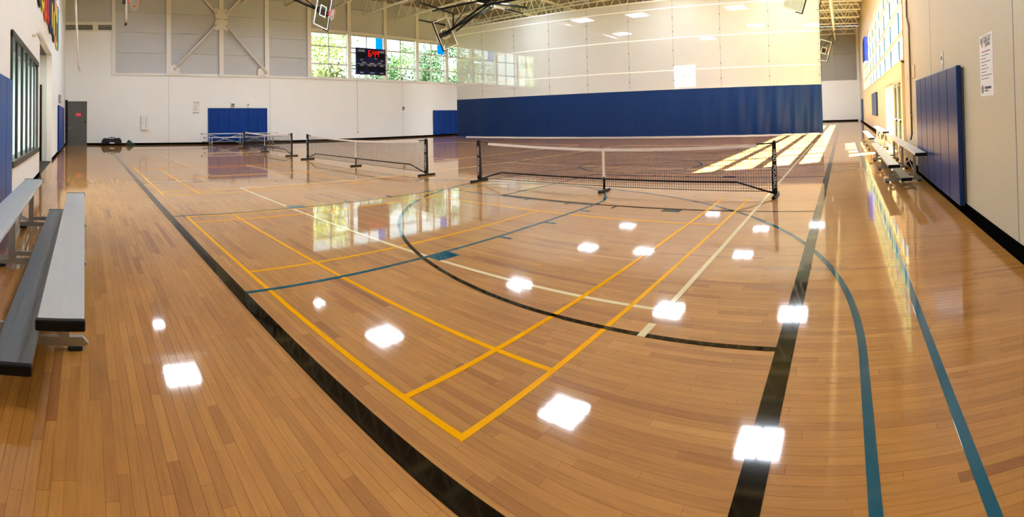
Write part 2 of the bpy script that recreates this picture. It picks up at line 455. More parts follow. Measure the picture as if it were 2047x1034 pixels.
# ------------------------------------------------------------------ walls
fB = 31.5 / 30.5
def yb(v): return v * fB                      # positions read off the far wall
def zb(v): return EYE + (v - EYE) * fB
ZT = 4.58                                     # top of the far wall's lower part
WN0, WN1 = yb(15.3), yb(41.4)
ZW0, ZW1 = ZT, 8.12
mb = MB()
mb.box(WB - 0.3, WB, WA - 0.2, WD, 0, ZT)
mb.box(WB - 0.3, WB, WA - 0.2, yb(1.95), ZT, 7.55)
mb.box(WB - 0.3, WB, WN1, WD, ZT, TOP)
mb.box(WB - 0.3, WB - 0.06, WA - 0.2, WN0, ZT, TOP)
mb.box(WB - 0.3, WB - 0.06, WN0, WN1, ZW1, TOP)
wall_far = tag(mb.build('wall_far', M_wall), 'white far wall with steel columns, high windows and grey metal panels', 'wall', kind='structure')
COLS = [5.35, 8.86, 12.08, 15.3, 18.62, 21.9, 25.13, 28.4, 31.65, 34.9, 38.15, 41.4]
# grey metal panels between the columns
rows_z = [ZT, zb(5.9), zb(7.2), zb(8.5), zb(9.8), TOP]
edges = [1.95] + COLS[:4]
for i in range(len(edges) - 1):
    for j in range(len(rows_z) - 1):
        MB().rbox(WB - 0.06, WB - 0.005, yb(edges[i]) + 0.01, yb(edges[i + 1]) - 0.01, rows_z[j] + 0.012, rows_z[j + 1] - 0.012, 0.012).build('panel', M_panel, wall_far)
for i in range(3, len(COLS) - 1):
    for z0, z1 in ((ZW1 + 0.2, zb(9.8)), (zb(9.8), TOP)):
        MB().rbox(WB - 0.06, WB - 0.005, yb(COLS[i]) + 0.01, yb(COLS[i + 1]) - 0.01, z0 + 0.012, z1 - 0.012, 0.012).build('panel', M_panel, wall_far)
for z0, z1 in ((8.05, 9.6), (9.6, TOP)):
    MB().rbox(WB - 0.06, WB - 0.005, WA, yb(1.95) - 0.25, z0, z1, 0.012).build('panel', M_panel, wall_far)
for i, c in enumerate(COLS):
    MB().box(WB - 0.01, WB + 0.10, yb(c) - 0.13, yb(c) + 0.13, ZT, TOP).box(WB + 0.10, WB + 0.13, yb(c) - 0.16, yb(c) + 0.16, ZT, TOP).build('steel_column', M_steelw, wall_far)
MB().box(WB - 0.01, WB + 0.08, yb(1.95), WD, ZT - 0.02, ZT + 0.13).build('sill_beam', M_steelw, wall_far)
MB().box(WB - 0.01, WB + 0.06, WN0, WN1, ZW1, ZW1 + 0.2).build('head_beam', M_steelw, wall_far)
MB().box(WB - 0.01, WB + 0.08, yb(1.7), yb(1.95), ZT, TOP).build('corner_post', M_steelw, wall_far)
# louvred band in the corner
MB().box(WB - 0.01, WB + 0.07, WA, yb(1.75), 7.42, 7.52).build('louvre_sill', M_steelw, wall_far)
MB().box(WB - 0.01, WB + 0.07, WA, yb(1.75), 7.86, 8.06).build('louvre_head', M_steelw, wall_far)
for y0, y1 in ((WA, 0.5), (0.86, yb(1.7))):
    for k in range(4): MB().box(WB - 0.02, WB + 0.02, y0, y1, 7.53 + k * 0.085, 7.58 + k * 0.085).build('louvre_blade', M_dgrey, wall_far)
MB().box(WB - 0.01, WB + 0.05, 0.5, 0.86, 7.52, 7.86).build('louvre_post', M_steelw, wall_far)
# cross brace with gusset plates
gy, gz = yb(8.86), zb(8.23)
ends = [(yb(5.75), 5.05), (yb(11.97), 4.92), (yb(5.75), gz + (gz - 5.05)), (yb(11.97), gz + (gz - 4.92))]
for (ey, ez) in ends:
    dy, dz = gy - ey, gz - ez; ln = hypot(dy, dz); ux, uz = dy / ln, dz / ln
    MB().tube((WB + 0.22, ey, ez), (WB + 0.22, gy - ux * 0.5, gz - uz * 0.5), 0.075, 10).build('brace_rod', M_steelw, wall_far, True)
    MB().tube((WB + 0.16, ey, ez), (WB + 0.32, ey, ez), 0.11, 12).build('clevis_pin', M_steelw, wall_far, True)
    MB().tube((WB + 0.16, gy - ux * 0.62, gz - uz * 0.62), (WB + 0.32, gy - ux * 0.62, gz - uz * 0.62), 0.10, 12).build('clevis_pin', M_steelw, wall_far, True)
for s in (-1, 1):
    z0 = gz + (0.04 if s > 0 else -0.04)
    MB().prism([(gy - 0.42, z0), (gy + 0.42, z0), (gy + 0.44, z0 + s * 0.2), (gy + 0.62, z0 + s * 0.58), (gy + 0.36, z0 + s * 0.72), (gy, z0 + s * 0.55), (gy - 0.36, z0 + s * 0.72), (gy - 0.62, z0 + s * 0.58), (gy - 0.44, z0 + s * 0.2)], 'x', WB + 0.13, WB + 0.17).build('gusset_plate', M_steelw, wall_far)
for cy, s in ((yb(5.35), 1), (yb(12.08), -1)):
    MB().prism([(cy, ZT + 0.1), (cy + s * 0.72, ZT + 0.1), (cy + s * 0.72, ZT + 0.5), (cy + s * 0.4, ZT + 0.72), (cy, ZT + 0.62)], 'x', WB + 0.12, WB + 0.16).build('gusset_plate', M_steelw, wall_far)
# block joints of the lower wall
for v in (5.35, 12.3, 23.6):
    MB().box(WB, WB + 0.004, yb(v) - 0.012, yb(v) + 0.012, 0.12, ZT).build('control_joint', M_panel, wall_far)
tag(MB().box(WB, WB + 0.03, WA, WD, 0, 0.13).build('baseboard_far', M_base), 'black vinyl base along the far wall', 'baseboard', kind='structure')

# windows of the far wall: one per bay
zt = (zb(5.6), zb(6.9))
for i in range(3, len(COLS) - 1):
    y0, y1 = yb(COLS[i]) + 0.13, yb(COLS[i + 1]) - 0.13; ym = (y0 + y1) / 2
    win = bpy.data.objects.new('window_%d' % (i - 2), None); COL.objects.link(win)
    side = ['left of', 'behind', 'just right of', 'second to the right of', 'third to the right of', 'fourth to the right of', 'fifth to the right of', 'sixth to the right of'][i - 3]
    tag(win, 'high grey framed window of six panes in the far wall, %s the scoreboard' % side, 'window', kind='structure')
    X = WB - 0.12
    for a, b in ((y0, y0 + 0.06), (ym - 0.035, ym + 0.035), (y1 - 0.06, y1)):
        MB().box(X - 0.06, X + 0.06, a, b, ZW0 + 0.1, ZW1).build('mullion', M_winfr, win)
    for z in (ZW0 + 0.14, zt[0], zt[1], ZW1 - 0.04):
        MB().box(X - 0.06, X + 0.06, y0, y1, z - 0.05, z + 0.05).build('transom', M_winfr, win)
    zs = [ZW0 + 0.19, zt[0] - 0.05, zt[0] + 0.05, zt[1] - 0.05, zt[1] + 0.05, ZW1 - 0.09]
    for k in range(3):
        for a, b in ((y0 + 0.06, ym - 0.035), (ym + 0.035, y1 - 0.06)):
            MB().box(X - 0.004, X + 0.004, a, b, zs[2 * k], zs[2 * k + 1]).build('pane', M_glass, win)

# left wall
mb = MB()
AO = WA - 0.2
OX0, OX1, OZ0, OZ1 = -12.9, -8.2, 0.78, 3.09
RX0, RX1, RZ = -18.6, -13.6, 4.1
mb.box(OX1, WC + 0.6, AO, WA, 0, TOP).box(RX1, OX0, AO, WA, 0, TOP).box(OX0, OX1, AO, WA, 0, OZ0).box(OX0, OX1, AO, WA, OZ1, TOP)
mb.box(RX0, RX1, AO, WA, RZ, TOP).box(WB, RX0, AO, WA, 0, TOP)
wall_left = tag(mb.build('wall_left', M_wall), 'white left wall with an office window and a recessed entry', 'wall', kind='structure')
al = MB().box(RX0 - 0.1, RX0, -2.9, AO, 0, RZ).box(RX1, RX1 + 0.1, -2.9, AO, 0, RZ).box(RX0, RX1, -3.0, -2.9, 0, RZ).build('alcove_wall', M_office, wall_left)
MB().box(RX0, RX1, -2.9, AO, RZ, RZ + 0.1).build('alcove_ceiling', M_dgrey, wall_left)
MB().box(RX0, RX1, -2.9, WA, -0.05, 0.004).build('alcove_mat', M_rubber, wall_left)
MB().box(RX0 + 0.001, RX0 + 0.06, -1.74, -1.66, 0, 2.95).build('door_edge_strip', M_black, wall_left)
MB().box(RX0, RX0 + 0.03, -1.47, WA + 0.012, 0.0, 2.5).build('corner_guard', M_white, wall_left)
for a, b in ((OX1, WC), (RX1, OX1), (WB, RX0)):
    pass
tag(MB().box(RX1, WC, WA, WA + 0.02, 0, 0.11).box(WB, RX0, WA, WA + 0.02, 0, 0.11).build('baseboard_left', M_base), 'black vinyl base along the left wall', 'baseboard', kind='structure')
# office window
win = bpy.data.objects.new('window_9', None); COL.objects.link(win)
tag(win, 'tall dark framed office window with slanting view of mullions in the left wall', 'window', kind='structure')
n_m = 6
for x0, x1 in ((OX0, OX0 + 0.12), (OX1 - 0.12, OX1)): MB().box(x0, x1, WA - 0.03, WA + 0.03, OZ0, OZ1).build('window_frame', M_frame, win)
MB().box(OX0, OX1, AO, WA + 0.05, OZ1 - 0.09, OZ1 + 0.03).build('window_frame', M_frame, win)
MB().box(OX0, OX1, AO, WA + 0.07, OZ0 - 0.05, OZ0 + 0.06).build('window_sill', M_frame, win)
step = (OX1 - OX0) / (n_m)
for k in range(1, n_m): MB().box(OX0 + k * step - 0.06, OX0 + k * step + 0.06, WA - 0.02, WA + 0.02, OZ0, OZ1).build('mullion', M_frame, win)
for k in range(n_m): MB().box(OX0 + k * step + 0.05, OX0 + (k + 1) * step - 0.05, WA - 0.012, WA - 0.006, OZ0 + 0.05, OZ1 - 0.08).build('pane', M_glass, win)
of = MB().box(-13.6, -6.6, -5.0, -4.9, 0, 3.4).box(-13.7, -13.6, -5.0, AO, 0, 3.4).box(-6.6, -6.5, -5.0, AO, 0, 3.4).box(-13.6, -6.6, -4.9, AO, 3.3, 3.4)
tag(of.build('wall_office', M_office), 'pale grey office room seen through the left window', 'wall', kind='structure')
tag(MB().box(-13.6, -6.6, -4.9, AO, -0.05, 0.0).build('floor_office', M_dgrey), 'dark grey office floor behind the left window', 'floor', kind='structure')
lp = thing('office_ceiling_light', 'flat white ceiling light inside the office behind the left window', 'ceiling light', (-10.2, -3.3, 3.24))  # added lamp that brightens the office behind the glass
MB().box(-1.3, 1.3, -0.35, 0.35, -0.02, 0.0).build('lens', M_fillo, lp); MB().box(-1.35, 1.35, -0.4, 0.4, 0.0, 0.06).build('housing', M_white, lp)
lp = thing('recess_ceiling_light', 'small square light in the ceiling of the left wall recess', 'ceiling light', (-16.0, -2.1, RZ - 0.06))  # lamp put in to lighten the dark recess
MB().box(-0.45, 0.45, -0.25, 0.25, -0.02, 0.0).build('lens', emitter('recess_lamp_lens', (250, 250, 244), 30.0), lp); MB().box(-0.5, 0.5, -0.3, 0.3, 0.0, 0.06).build('housing', M_white, lp)
M_chair = mat('black_upholstery', (24, 24, 26), 0.7, var=0.2)
for k, (cx, lab) in enumerate(((-12.9, 'black low armchair in the office, at the right end of the window'), (-11.6, 'black low armchair in the office behind the middle mullions'))):
    t = thing('armchair', lab, 'armchair', (cx, -3.9, 0), 0, 'office armchairs')
    MB().rbox(-0.3, 0.3, -0.3, 0.3, 0.16, 0.44, 0.05).build('seat', M_chair, t, True)
    MB().rbox(-0.42, 0.42, -0.45, -0.3, 0.16, 0.86, 0.05).build('backrest', M_chair, t, True)
    for s in (-1, 1): MB().rbox(s * 0.36 - 0.07, s * 0.36 + 0.07, -0.3, 0.32, 0.12, 0.62, 0.04).build('armrest', M_chair, t, True)
    for sx in (-1, 1):
        for sy in (-1, 1): MB().tube((sx * 0.34, sy * 0.27, 0), (sx * 0.34, sy * 0.27, 0.16), 0.02, 8).build('leg', M_black, t)

# right wall
CX1 = 2.2
WC2, SPL = 1.95, 12.8                        # the wall steps back beyond a splayed jamb
CW0, CW1, CZ0, CZ1 = 15.9, 46.0, 3.05, 6.85
DY0, DY1, DZ = 16.25, 22.6, 2.5
mb = MB()
mb.box(WC, CX1, AO, SPL, 0, TOP).box(WC, CX1, SPL, CW0, CZ1, TOP)
mb.prism([(WC, SPL), (CX1, SPL), (CX1, CW0), (WC2 + 0.1, CW0)], 'z', 0, CZ1)
mb.box(WC2, CX1, CW1, WD, 0, TOP)
mb.box(WC2, CX1, CW0, DY0, 0, CZ0).box(WC2, CX1, DY0, DY1, DZ, CZ0).box(WC2, CX1, DY1, CW1, 0, CZ0).box(WC2, CX1, CW0, CW1, CZ1, TOP)
wall_right = tag(mb.build('wall_right', M_wallC), 'cream right wall with a tall band of windows', 'wall', kind='structure')
tag(MB().box(WC - 0.03, WC, WA + 0.02, SPL, 0, 0.16).box(WC2 - 0.03, WC2, DY1, WD, 0, 0.13).build('baseboard_right', M_base), 'black vinyl base along the right wall', 'baseboard', kind='structure')
for yy in (4.45, 8.9): MB().box(WC - 0.003, WC, yy - 0.01, yy + 0.01, 0.13, TOP).build('control_joint', M_grey, wall_right)
win = bpy.data.objects.new('window_10', None); COL.objects.link(win)
tag(win, 'long band of cream framed windows high in the right wall', 'window', kind='structure')
nb_, pit = 10, (CW1 - CW0) / 10
zr = [CZ0, 3.98, 5.02, 6.05, CZ1]
for k in range(nb_ + 1):
    yy = CW0 + k * pit
    MB().box(2.01, 2.13, yy - 0.10, yy + 0.10, CZ0, CZ1).build('mullion', M_winfrC, win)
    if k < nb_: MB().box(2.045, 2.095, yy + pit / 2 - 0.035, yy + pit / 2 + 0.035, CZ0, CZ1).build('slim_mullion', M_winbl, win)
for z in zr: MB().box(2.0, 2.13, CW0, CW1, z - 0.09, z + 0.09).build('transom', M_winfrC, win)
MB().box(WC2 - 0.03, 2.0, CW0, CW1, CZ0 - 0.05, CZ0 + 0.0).build('window_sill', M_winfrC, win)
for k in range(nb_):
    for j in range(4):
        for h in (0, 1):
            a = CW0 + k * pit + (0.11 if h == 0 else pit / 2 + 0.025); b = CW0 + k * pit + (pit / 2 - 0.025 if h == 0 else pit - 0.11)
            MB().box(2.066, 2.074, a, b, zr[j] + 0.09, zr[j + 1] - 0.09).build('pane', M_glass, win)
# glazed doors below
def glazed_door(nm, y0, y1, lab):
    d = bpy.data.objects.new(nm, None); COL.objects.link(d); tag(d, lab, 'door', kind='structure')
    X = 2.04
    MB().box(X - 0.03, X + 0.03, y0, y0 + 0.13, 0.0, DZ - 0.12).build('door_stile', M_frame, d)
    MB().box(X - 0.03, X + 0.03, y1 - 0.13, y1, 0.0, DZ - 0.12).build('door_stile', M_frame, d)
    MB().box(X - 0.03, X + 0.03, y0, y1, 0.0, 0.26).build('door_rail', M_frame, d)
    MB().box(X - 0.03, X + 0.03, y0, y1, DZ - 0.30, DZ - 0.12).build('door_rail', M_frame, d)
    MB().box(X - 0.005, X + 0.005, y0 + 0.13, y1 - 0.13, 0.26, DZ - 0.3).build('pane', M_glass, d)
    MB().box(X - 0.12, X - 0.06, y0 + 0.1, y1 - 0.1, 0.98, 1.04).box(X - 0.12, X - 0.03, y0 + 0.1, y0 + 0.22, 0.95, 1.07).box(X - 0.12, X - 0.03, y1 - 0.22, y1 - 0.1, 0.95, 1.07).build('push_bar', M_galv, d)
    MB().rbox(X - 0.12, X - 0.03, y0 + 0.15, y0 + 0.45, DZ - 0.24, DZ - 0.14, 0.015).build('door_closer', M_galv, d)
glazed_door('door_1', 16.45, 17.5, 'dark framed glass exit door beside the bleachers, nearer of two')
glazed_door('door_2', 17.75, 18.8, 'dark framed glass exit door beside the bleachers, farther of two')
fr = bpy.data.objects.new('trim_1', None); COL.objects.link(fr); tag(fr, 'cream door frame and slim sidelights under the right windows', 'door frame', kind='structure')
for a, b in ((DY0, 16.45), (17.5, 17.75), (18.8, 19.1), (19.75, 20.0), (20.65, 20.9), (21.55, 21.8), (22.4, DY1)): MB().box(1.96, 2.12, a, b, 0, DZ).build('door_jamb', M_winfrC, fr)
MB().box(1.96, 2.12, DY0, DY1, DZ - 0.12, DZ).build('door_head', M_winfrC, fr)
for a, b in ((19.1, 19.75), (20.0, 20.65), (20.9, 21.55), (21.8, 22.4)):
    MB().box(2.04, 2.05, a, b, 0.15, DZ - 0.12).build('pane', M_glass, fr); MB().box(1.99, 2.09, a, b, 0.0, 0.15).build('sidelight_sill', M_winfrC, fr)

# end wall beyond the curtain
mb = MB().box(WB - 0.3, CX1, WD, WD + 0.3, 0, TOP)
wall_end = tag(mb.build('wall_end', M_wall), 'grey upper and white lower end wall far beyond the curtain', 'wall', kind='structure')
for k in range(12):
    x0 = WB + k * (WC - WB) / 12; x1 = x0 + (WC - WB) / 12
    for z0, z1 in ((4.75, 7.8), (7.8, TOP)): MB().rbox(x0 + 0.012, x1 - 0.012, WD - 0.06, WD - 0.002, z0, z1 - 0.02, 0.012).build('panel', M_grey, wall_end)
tag(MB().box(WB, WC, WD - 0.03, WD, 0, 0.16).build('baseboard_end', M_base), 'black vinyl base along the far end wall', 'baseboard', kind='structure')

# roof: corrugated deck on open web joists
ceil = MB()
n = 132
for k in range(n):
    y0 = WA + k * (WD - WA) / n; yc = (WD - WA) / n
    ceil.box(WB - 0.3, CX1, y0, y0 + yc * 0.55, TOP, TOP + 0.03); ceil.box(WB - 0.3, CX1, y0 + yc * 0.55, y0 + yc, TOP + 0.045, TOP + 0.075)
ceil.box(WB - 0.3, CX1, AO, WD + 0.3, TOP + 0.08, TOP + 0.14)
ceiling = tag(ceil.build('ceiling', M_deck), 'cream corrugated metal roof deck carried by open web joists', 'ceiling', kind='structure')
jm = MB()
zb0, zb1 = 9.75, 10.9
jm.box(WB, WC, -0.06, 0.06, zb0 - 0.05, zb0 + 0.05).box(WB, WC, -0.06, 0.06, zb1 - 0.05, zb1 + 0.05)
nw = 24
for k in range(nw):
    xa = WB + (WC - WB) * k / nw; xb = WB + (WC - WB) * (k + 0.5) / nw; xc = WB + (WC - WB) * (k + 1) / nw
    jm.tube((xa, 0, zb0), (xb, 0, zb1), 0.035, 5, caps=False); jm.tube((xb, 0, zb1), (xc, 0, zb0), 0.035, 5, caps=False)
jme = jm.mesh('roof_joist', M_joist)
for k in range(17):
    o = bpy.data.objects.new('roof_joist', jme); COL.objects.link(o); o.parent = ceiling; o.location = (0, 0.8 + 3.3 * k, 0)
tr = MB()
tr.box(-0.08, 0.08, WA, WD, 9.35, 9.5).box(-0.08, 0.08, WA, WD, 10.85, 11.0)
for k in range(34):
    ya = WA + (WD - WA) * k / 34; ym = WA + (WD - WA) * (k + 0.5) / 34; yc = WA + (WD - WA) * (k + 1) / 34
    tr.tube((0, ya, 9.42), (0, ym, 10.92), 0.05, 5, caps=False); tr.tube((0, ym, 10.92), (0, yc, 9.42), 0.05, 5, caps=False)
tme = tr.mesh('roof_truss', M_joist)
for x in (-0.75, -12.0, -22.5):
    o = bpy.data.objects.new('roof_truss', tme); COL.objects.link(o); o.parent = ceiling; o.location = (x, 0, 0)

# ground outside
M_ground = mat('ground_outside', (120, 122, 84), 0.9, var=0.2, scale=0.4)
tag(MB().box(-90, 60, -60, 110, -0.4, -0.1).build('ground', M_ground), 'grassy ground outside the gymnasium', 'ground', kind='structure')

# ------------------------------------------------------------------ divider curtain
CA, CB = Vector((-28.3, 27.5, 0)), Vector((-1.31, 29.5, 0))
cdir = (CB - CA).normalized(); cnor = Vector((cdir.y, -cdir.x, 0)); CLEN = (CB - CA).length
def m_vinyl():
    m = bpy.data.materials.new('curtain_vinyl_blue'); m.use_nodes = True
    t = m.node_tree; b = t.nodes['Principled BSDF']
    b.inputs['Base Color'].default_value = lin((13, 42, 90)); b.inputs['Roughness'].default_value = 0.42; b.inputs['Specular IOR Level'].default_value = 0.2
    tc = t.nodes.new('ShaderNodeTexCoord'); mp = t.nodes.new('ShaderNodeMapping'); mp.inputs['Scale'].default_value = (1.6, 1.6, 0.25)
    n = t.nodes.new('ShaderNodeTexNoise'); n.inputs['Scale'].default_value = 1.5; n.inputs['Detail'].default_value = 3
    bp = t.nodes.new('ShaderNodeBump'); bp.inputs['Strength'].default_value = 0.5; bp.inputs['Distance'].default_value = 0.06
    t.links.new(tc.outputs['Object'], mp.inputs[0]); t.links.new(mp.outputs[0], n.inputs['Vector'])
    t.links.new(n.outputs['Fac'], bp.inputs['Height']); t.links.new(bp.outputs[0], b.inputs['Normal'])
    return m
def m_scrim():
    m = bpy.data.materials.new('curtain_mesh_white'); m.use_nodes = True
    t = m.node_tree; t.nodes.clear(); L = t.links.new
    tr = t.nodes.new('ShaderNodeBsdfTransparent'); df = t.nodes.new('ShaderNodeBsdfDiffuse'); tl = t.nodes.new('ShaderNodeBsdfTranslucent')
    df.inputs[0].default_value = lin((206, 204, 196)); tl.inputs[0].default_value = lin((206, 203, 192))
    a = t.nodes.new('ShaderNodeMixShader'); a.inputs[0].default_value = 0.5; L(df.outputs[0], a.inputs[1]); L(tl.outputs[0], a.inputs[2])
    c = t.nodes.new('ShaderNodeMixShader'); L(tr.outputs[0], c.inputs[1]); L(a.outputs[0], c.inputs[2])
    geo = t.nodes.new('ShaderNodeNewGeometry'); n = t.nodes.new('ShaderNodeTexNoise'); n.inputs['Scale'].default_value = 0.5
    L(geo.outputs['Position'], n.inputs['Vector'])
    mr = t.nodes.new('ShaderNodeMapRange'); mr.inputs['To Min'].default_value = 0.76; mr.inputs['To Max'].default_value = 0.86
    L(n.outputs['Fac'], mr.inputs[0]); L(mr.outputs[0], c.inputs[0])
    o = t.nodes.new('ShaderNodeOutputMaterial'); L(c.outputs[0], o.inputs[0]); return m
cur = thing('divider_curtain', 'full height gym divider curtain, blue vinyl below and white mesh above', 'curtain', CA)
def fold(u, z):
    """sideways sway of the cloth at distance u along it and height z"""
    e = max(0.0, (u - CLEN + 9) / 9)
    lo = max(0.0, 1 - z / 5.0)
    return 0.03 * sin(u * 1.1) + lo * (0.05 * sin(u * 2.3 + 0.7) + e * 0.14 * sin(u * 5.2 + z * 0.5) + e * 0.05 * sin(u * 11 - z))
def sheet(z0, z1, nz, nu=300, off=0.0):
    mb = MB()
    for i in range(nu + 1):
        u = CLEN * i / nu
        for k in range(nz + 1):
            z = z0 + (z1 - z0) * k / nz; p = cdir * u + cnor * (fold(u, z) + off); mb.v.append((p.x, p.y, z))
    for i in range(nu):
        for k in range(nz):
            a = i * (nz + 1) + k; mb.f.append((a, a + nz + 1, a + nz + 2, a + 1))
    return mb
CT = 8.78
sheet(0.06, 3.03, 10).build('vinyl_skirt', m_vinyl(), cur, True)
sheet(3.03, CT, 6, 90).build('mesh_panel', m_scrim(), cur, True)
M_hem = mat('curtain_webbing', (244, 240, 226), 0.8, var=0.03)
for z in (4.25, 6.3, 8.25):
    mb = MB()
    for i in range(60):
        u0, u1 = CLEN * i / 60, CLEN * (i + 1) / 60
        p = cdir * u0 + cnor * (fold(u0, z) + 0.01); q = cdir * u1 + cnor * (fold(u1, z) + 0.01)
        mb.bar((p.x, p.y, z), (q.x, q.y, z), 0.006, 0.06)
    mb.build('webbing_strap', M_hem, cur)
for k in range(9):
    u = 2.7 + 3.03 * k
    if u > CLEN: break
    mb = MB()
    for z0, z1 in ((3.05, 4.2), (4.3, 6.25), (6.35, 8.2), (8.3, CT)):
        p = cdir * u + cnor * (fold(u, z0) + 0.012); mb.box(p.x - 0.012, p.x + 0.012, p.y - 0.004, p.y + 0.004, z0, z1)
    mb.build('seam', M_inkl, cur)
    for z in (3.6, 4.55, 5.5, 6.7, 7.6):
        p = cdir * u + cnor * (fold(u, z) + 0.02); MB().tube((p.x, p.y + 0.01, z), (p.x, p.y - 0.02, z), 0.035, 8).build('hoist_ring', M_dgrey, cur)
p = cdir * CLEN
MB().tube((0, 0, CT), (p.x, p.y, CT), 0.05, 8).build('top_batten', M_steelw, cur)
mb = MB()
for k in range(20):
    z0, z1 = 0.06 + k * (CT - 0.06) / 20, 0.06 + (k + 1) * (CT - 0.06) / 20
    a = cdir * CLEN + cnor * fold(CLEN, z0); b = cdir * CLEN + cnor * fold(CLEN, z1)
    mb.bar((a.x, a.y, z0), (b.x, b.y, z1), 0.02, 0.05)
mb.build('edge_hem', mat('curtain_hem_navy', (16, 40, 88), 0.5), cur)
for k in range(10):
    u = 1 + k * (CLEN - 2) / 9; q = cdir * u
    MB().tube((q.x, q.y, CT), (q.x, q.y, TOP), 0.012, 5).build('hanger_chain', M_dgrey, cur)

# ------------------------------------------------------------------ ceiling lights
def fixture(loc, label, group):
    t = thing('ceiling_light', label, 'ceiling light', loc, 0, group)
    MB().box(-0.8, 0.8, -0.8, 0.8, 0.06, 0.14).box(-0.8, 0.8, -0.8, -0.74, 0, 0.06).box(-0.8, 0.8, 0.74, 0.8, 0, 0.06).box(-0.8, -0.74, -0.74, 0.74, 0, 0.06).box(0.74, 0.8, -0.74, 0.74, 0, 0.06).box(-0.03, 0.03, -0.74, 0.74, 0.0, 0.06).build('housing', M_white, t)
    for sx in (-1, 1):
        for k in range(3):
            MB().box(sx * 0.385 - 0.34, sx * 0.385 + 0.34, -0.72 + k * 0.49, -0.72 + k * 0.49 + 0.44, 0.035, 0.055).build('lens', M_lamp, t)
    for sx in (-1, 1): MB().tube((sx * 0.6, 0, 0.14), (sx * 0.6, 0, TOP - loc[2]), 0.012, 5).build('suspension_cable', M_dgrey, t)
    return t
proto = None
def put_light(loc, label, group):
    global proto
    if proto is None: proto = fixture(loc, label, group); return proto
    c = copy_tree(proto); c.location = loc; tag(c, label, 'ceiling light', group); return c
NEAR = [(-21.2, 4.3, 1, 'high-bay light mirrored on the floor just right of the left bleacher'), (-26.6, 4.1, 0.4, 'small high-bay light mirrored as a faint dot beside the left bleacher'),
        (-20.6, 14.5, 1, 'high-bay light mirrored between the two near yellow lines'), (-26.4, 13.8, 0.4, 'small high-bay light mirrored as a dot left of the yellow lines'),
        (-10.3, 15.3, 1, 'high-bay light mirrored right of the near yellow corner'), (-3.15, 16.0, 1, 'high-bay light mirrored largest, on the near end of the black right line'),
        (-20.3, 25.0, 1, 'high-bay light mirrored beside the black arc and the cream line'), (-10.0, 25.6, 1, 'high-bay light mirrored at the corner of the cream lines'), (-3.1, 26.2, 1, 'high-bay light mirrored farther up the black right line')]
NEAR += [(-10.3, 4.3, 0.72, 'high-bay light above the near left corner of the court, out of the picture'), (-3.15, 4.3, 0.72, 'high-bay light right above the viewer, out of the picture')]  # two unseen lights added to brighten the near floor
for x, y, sc_, lab in NEAR:
    o = put_light((x, y, 9.6), lab, 'high-bay lights over the near courts'); o.scale = (sc_, sc_, 1)
FAR_ = [(-16.1, 35.9, 'large high-bay light glowing through the middle of the curtain mesh near its top'), (-8.1, 36.7, 'high-bay light glowing through the curtain mesh near its top, right of the middle'), (-8.1, 45.0, 'lower right high-bay light glowing through the curtain mesh'),
        (-21.2, 43.5, 'lower left high-bay light glowing through the curtain mesh'), (-20.9, 35.2, 'high-bay light glowing through the mesh left of the large one'), (-2.9, 46.3, 'high-bay light glowing at the right end of the curtain mesh'),
        (-14.5, 51.0, 'faint distant high-bay light low in the middle of the curtain mesh')]
for x, y, lab in FAR_: put_light((x, y, 9.6), lab, 'high-bay lights beyond the curtain')

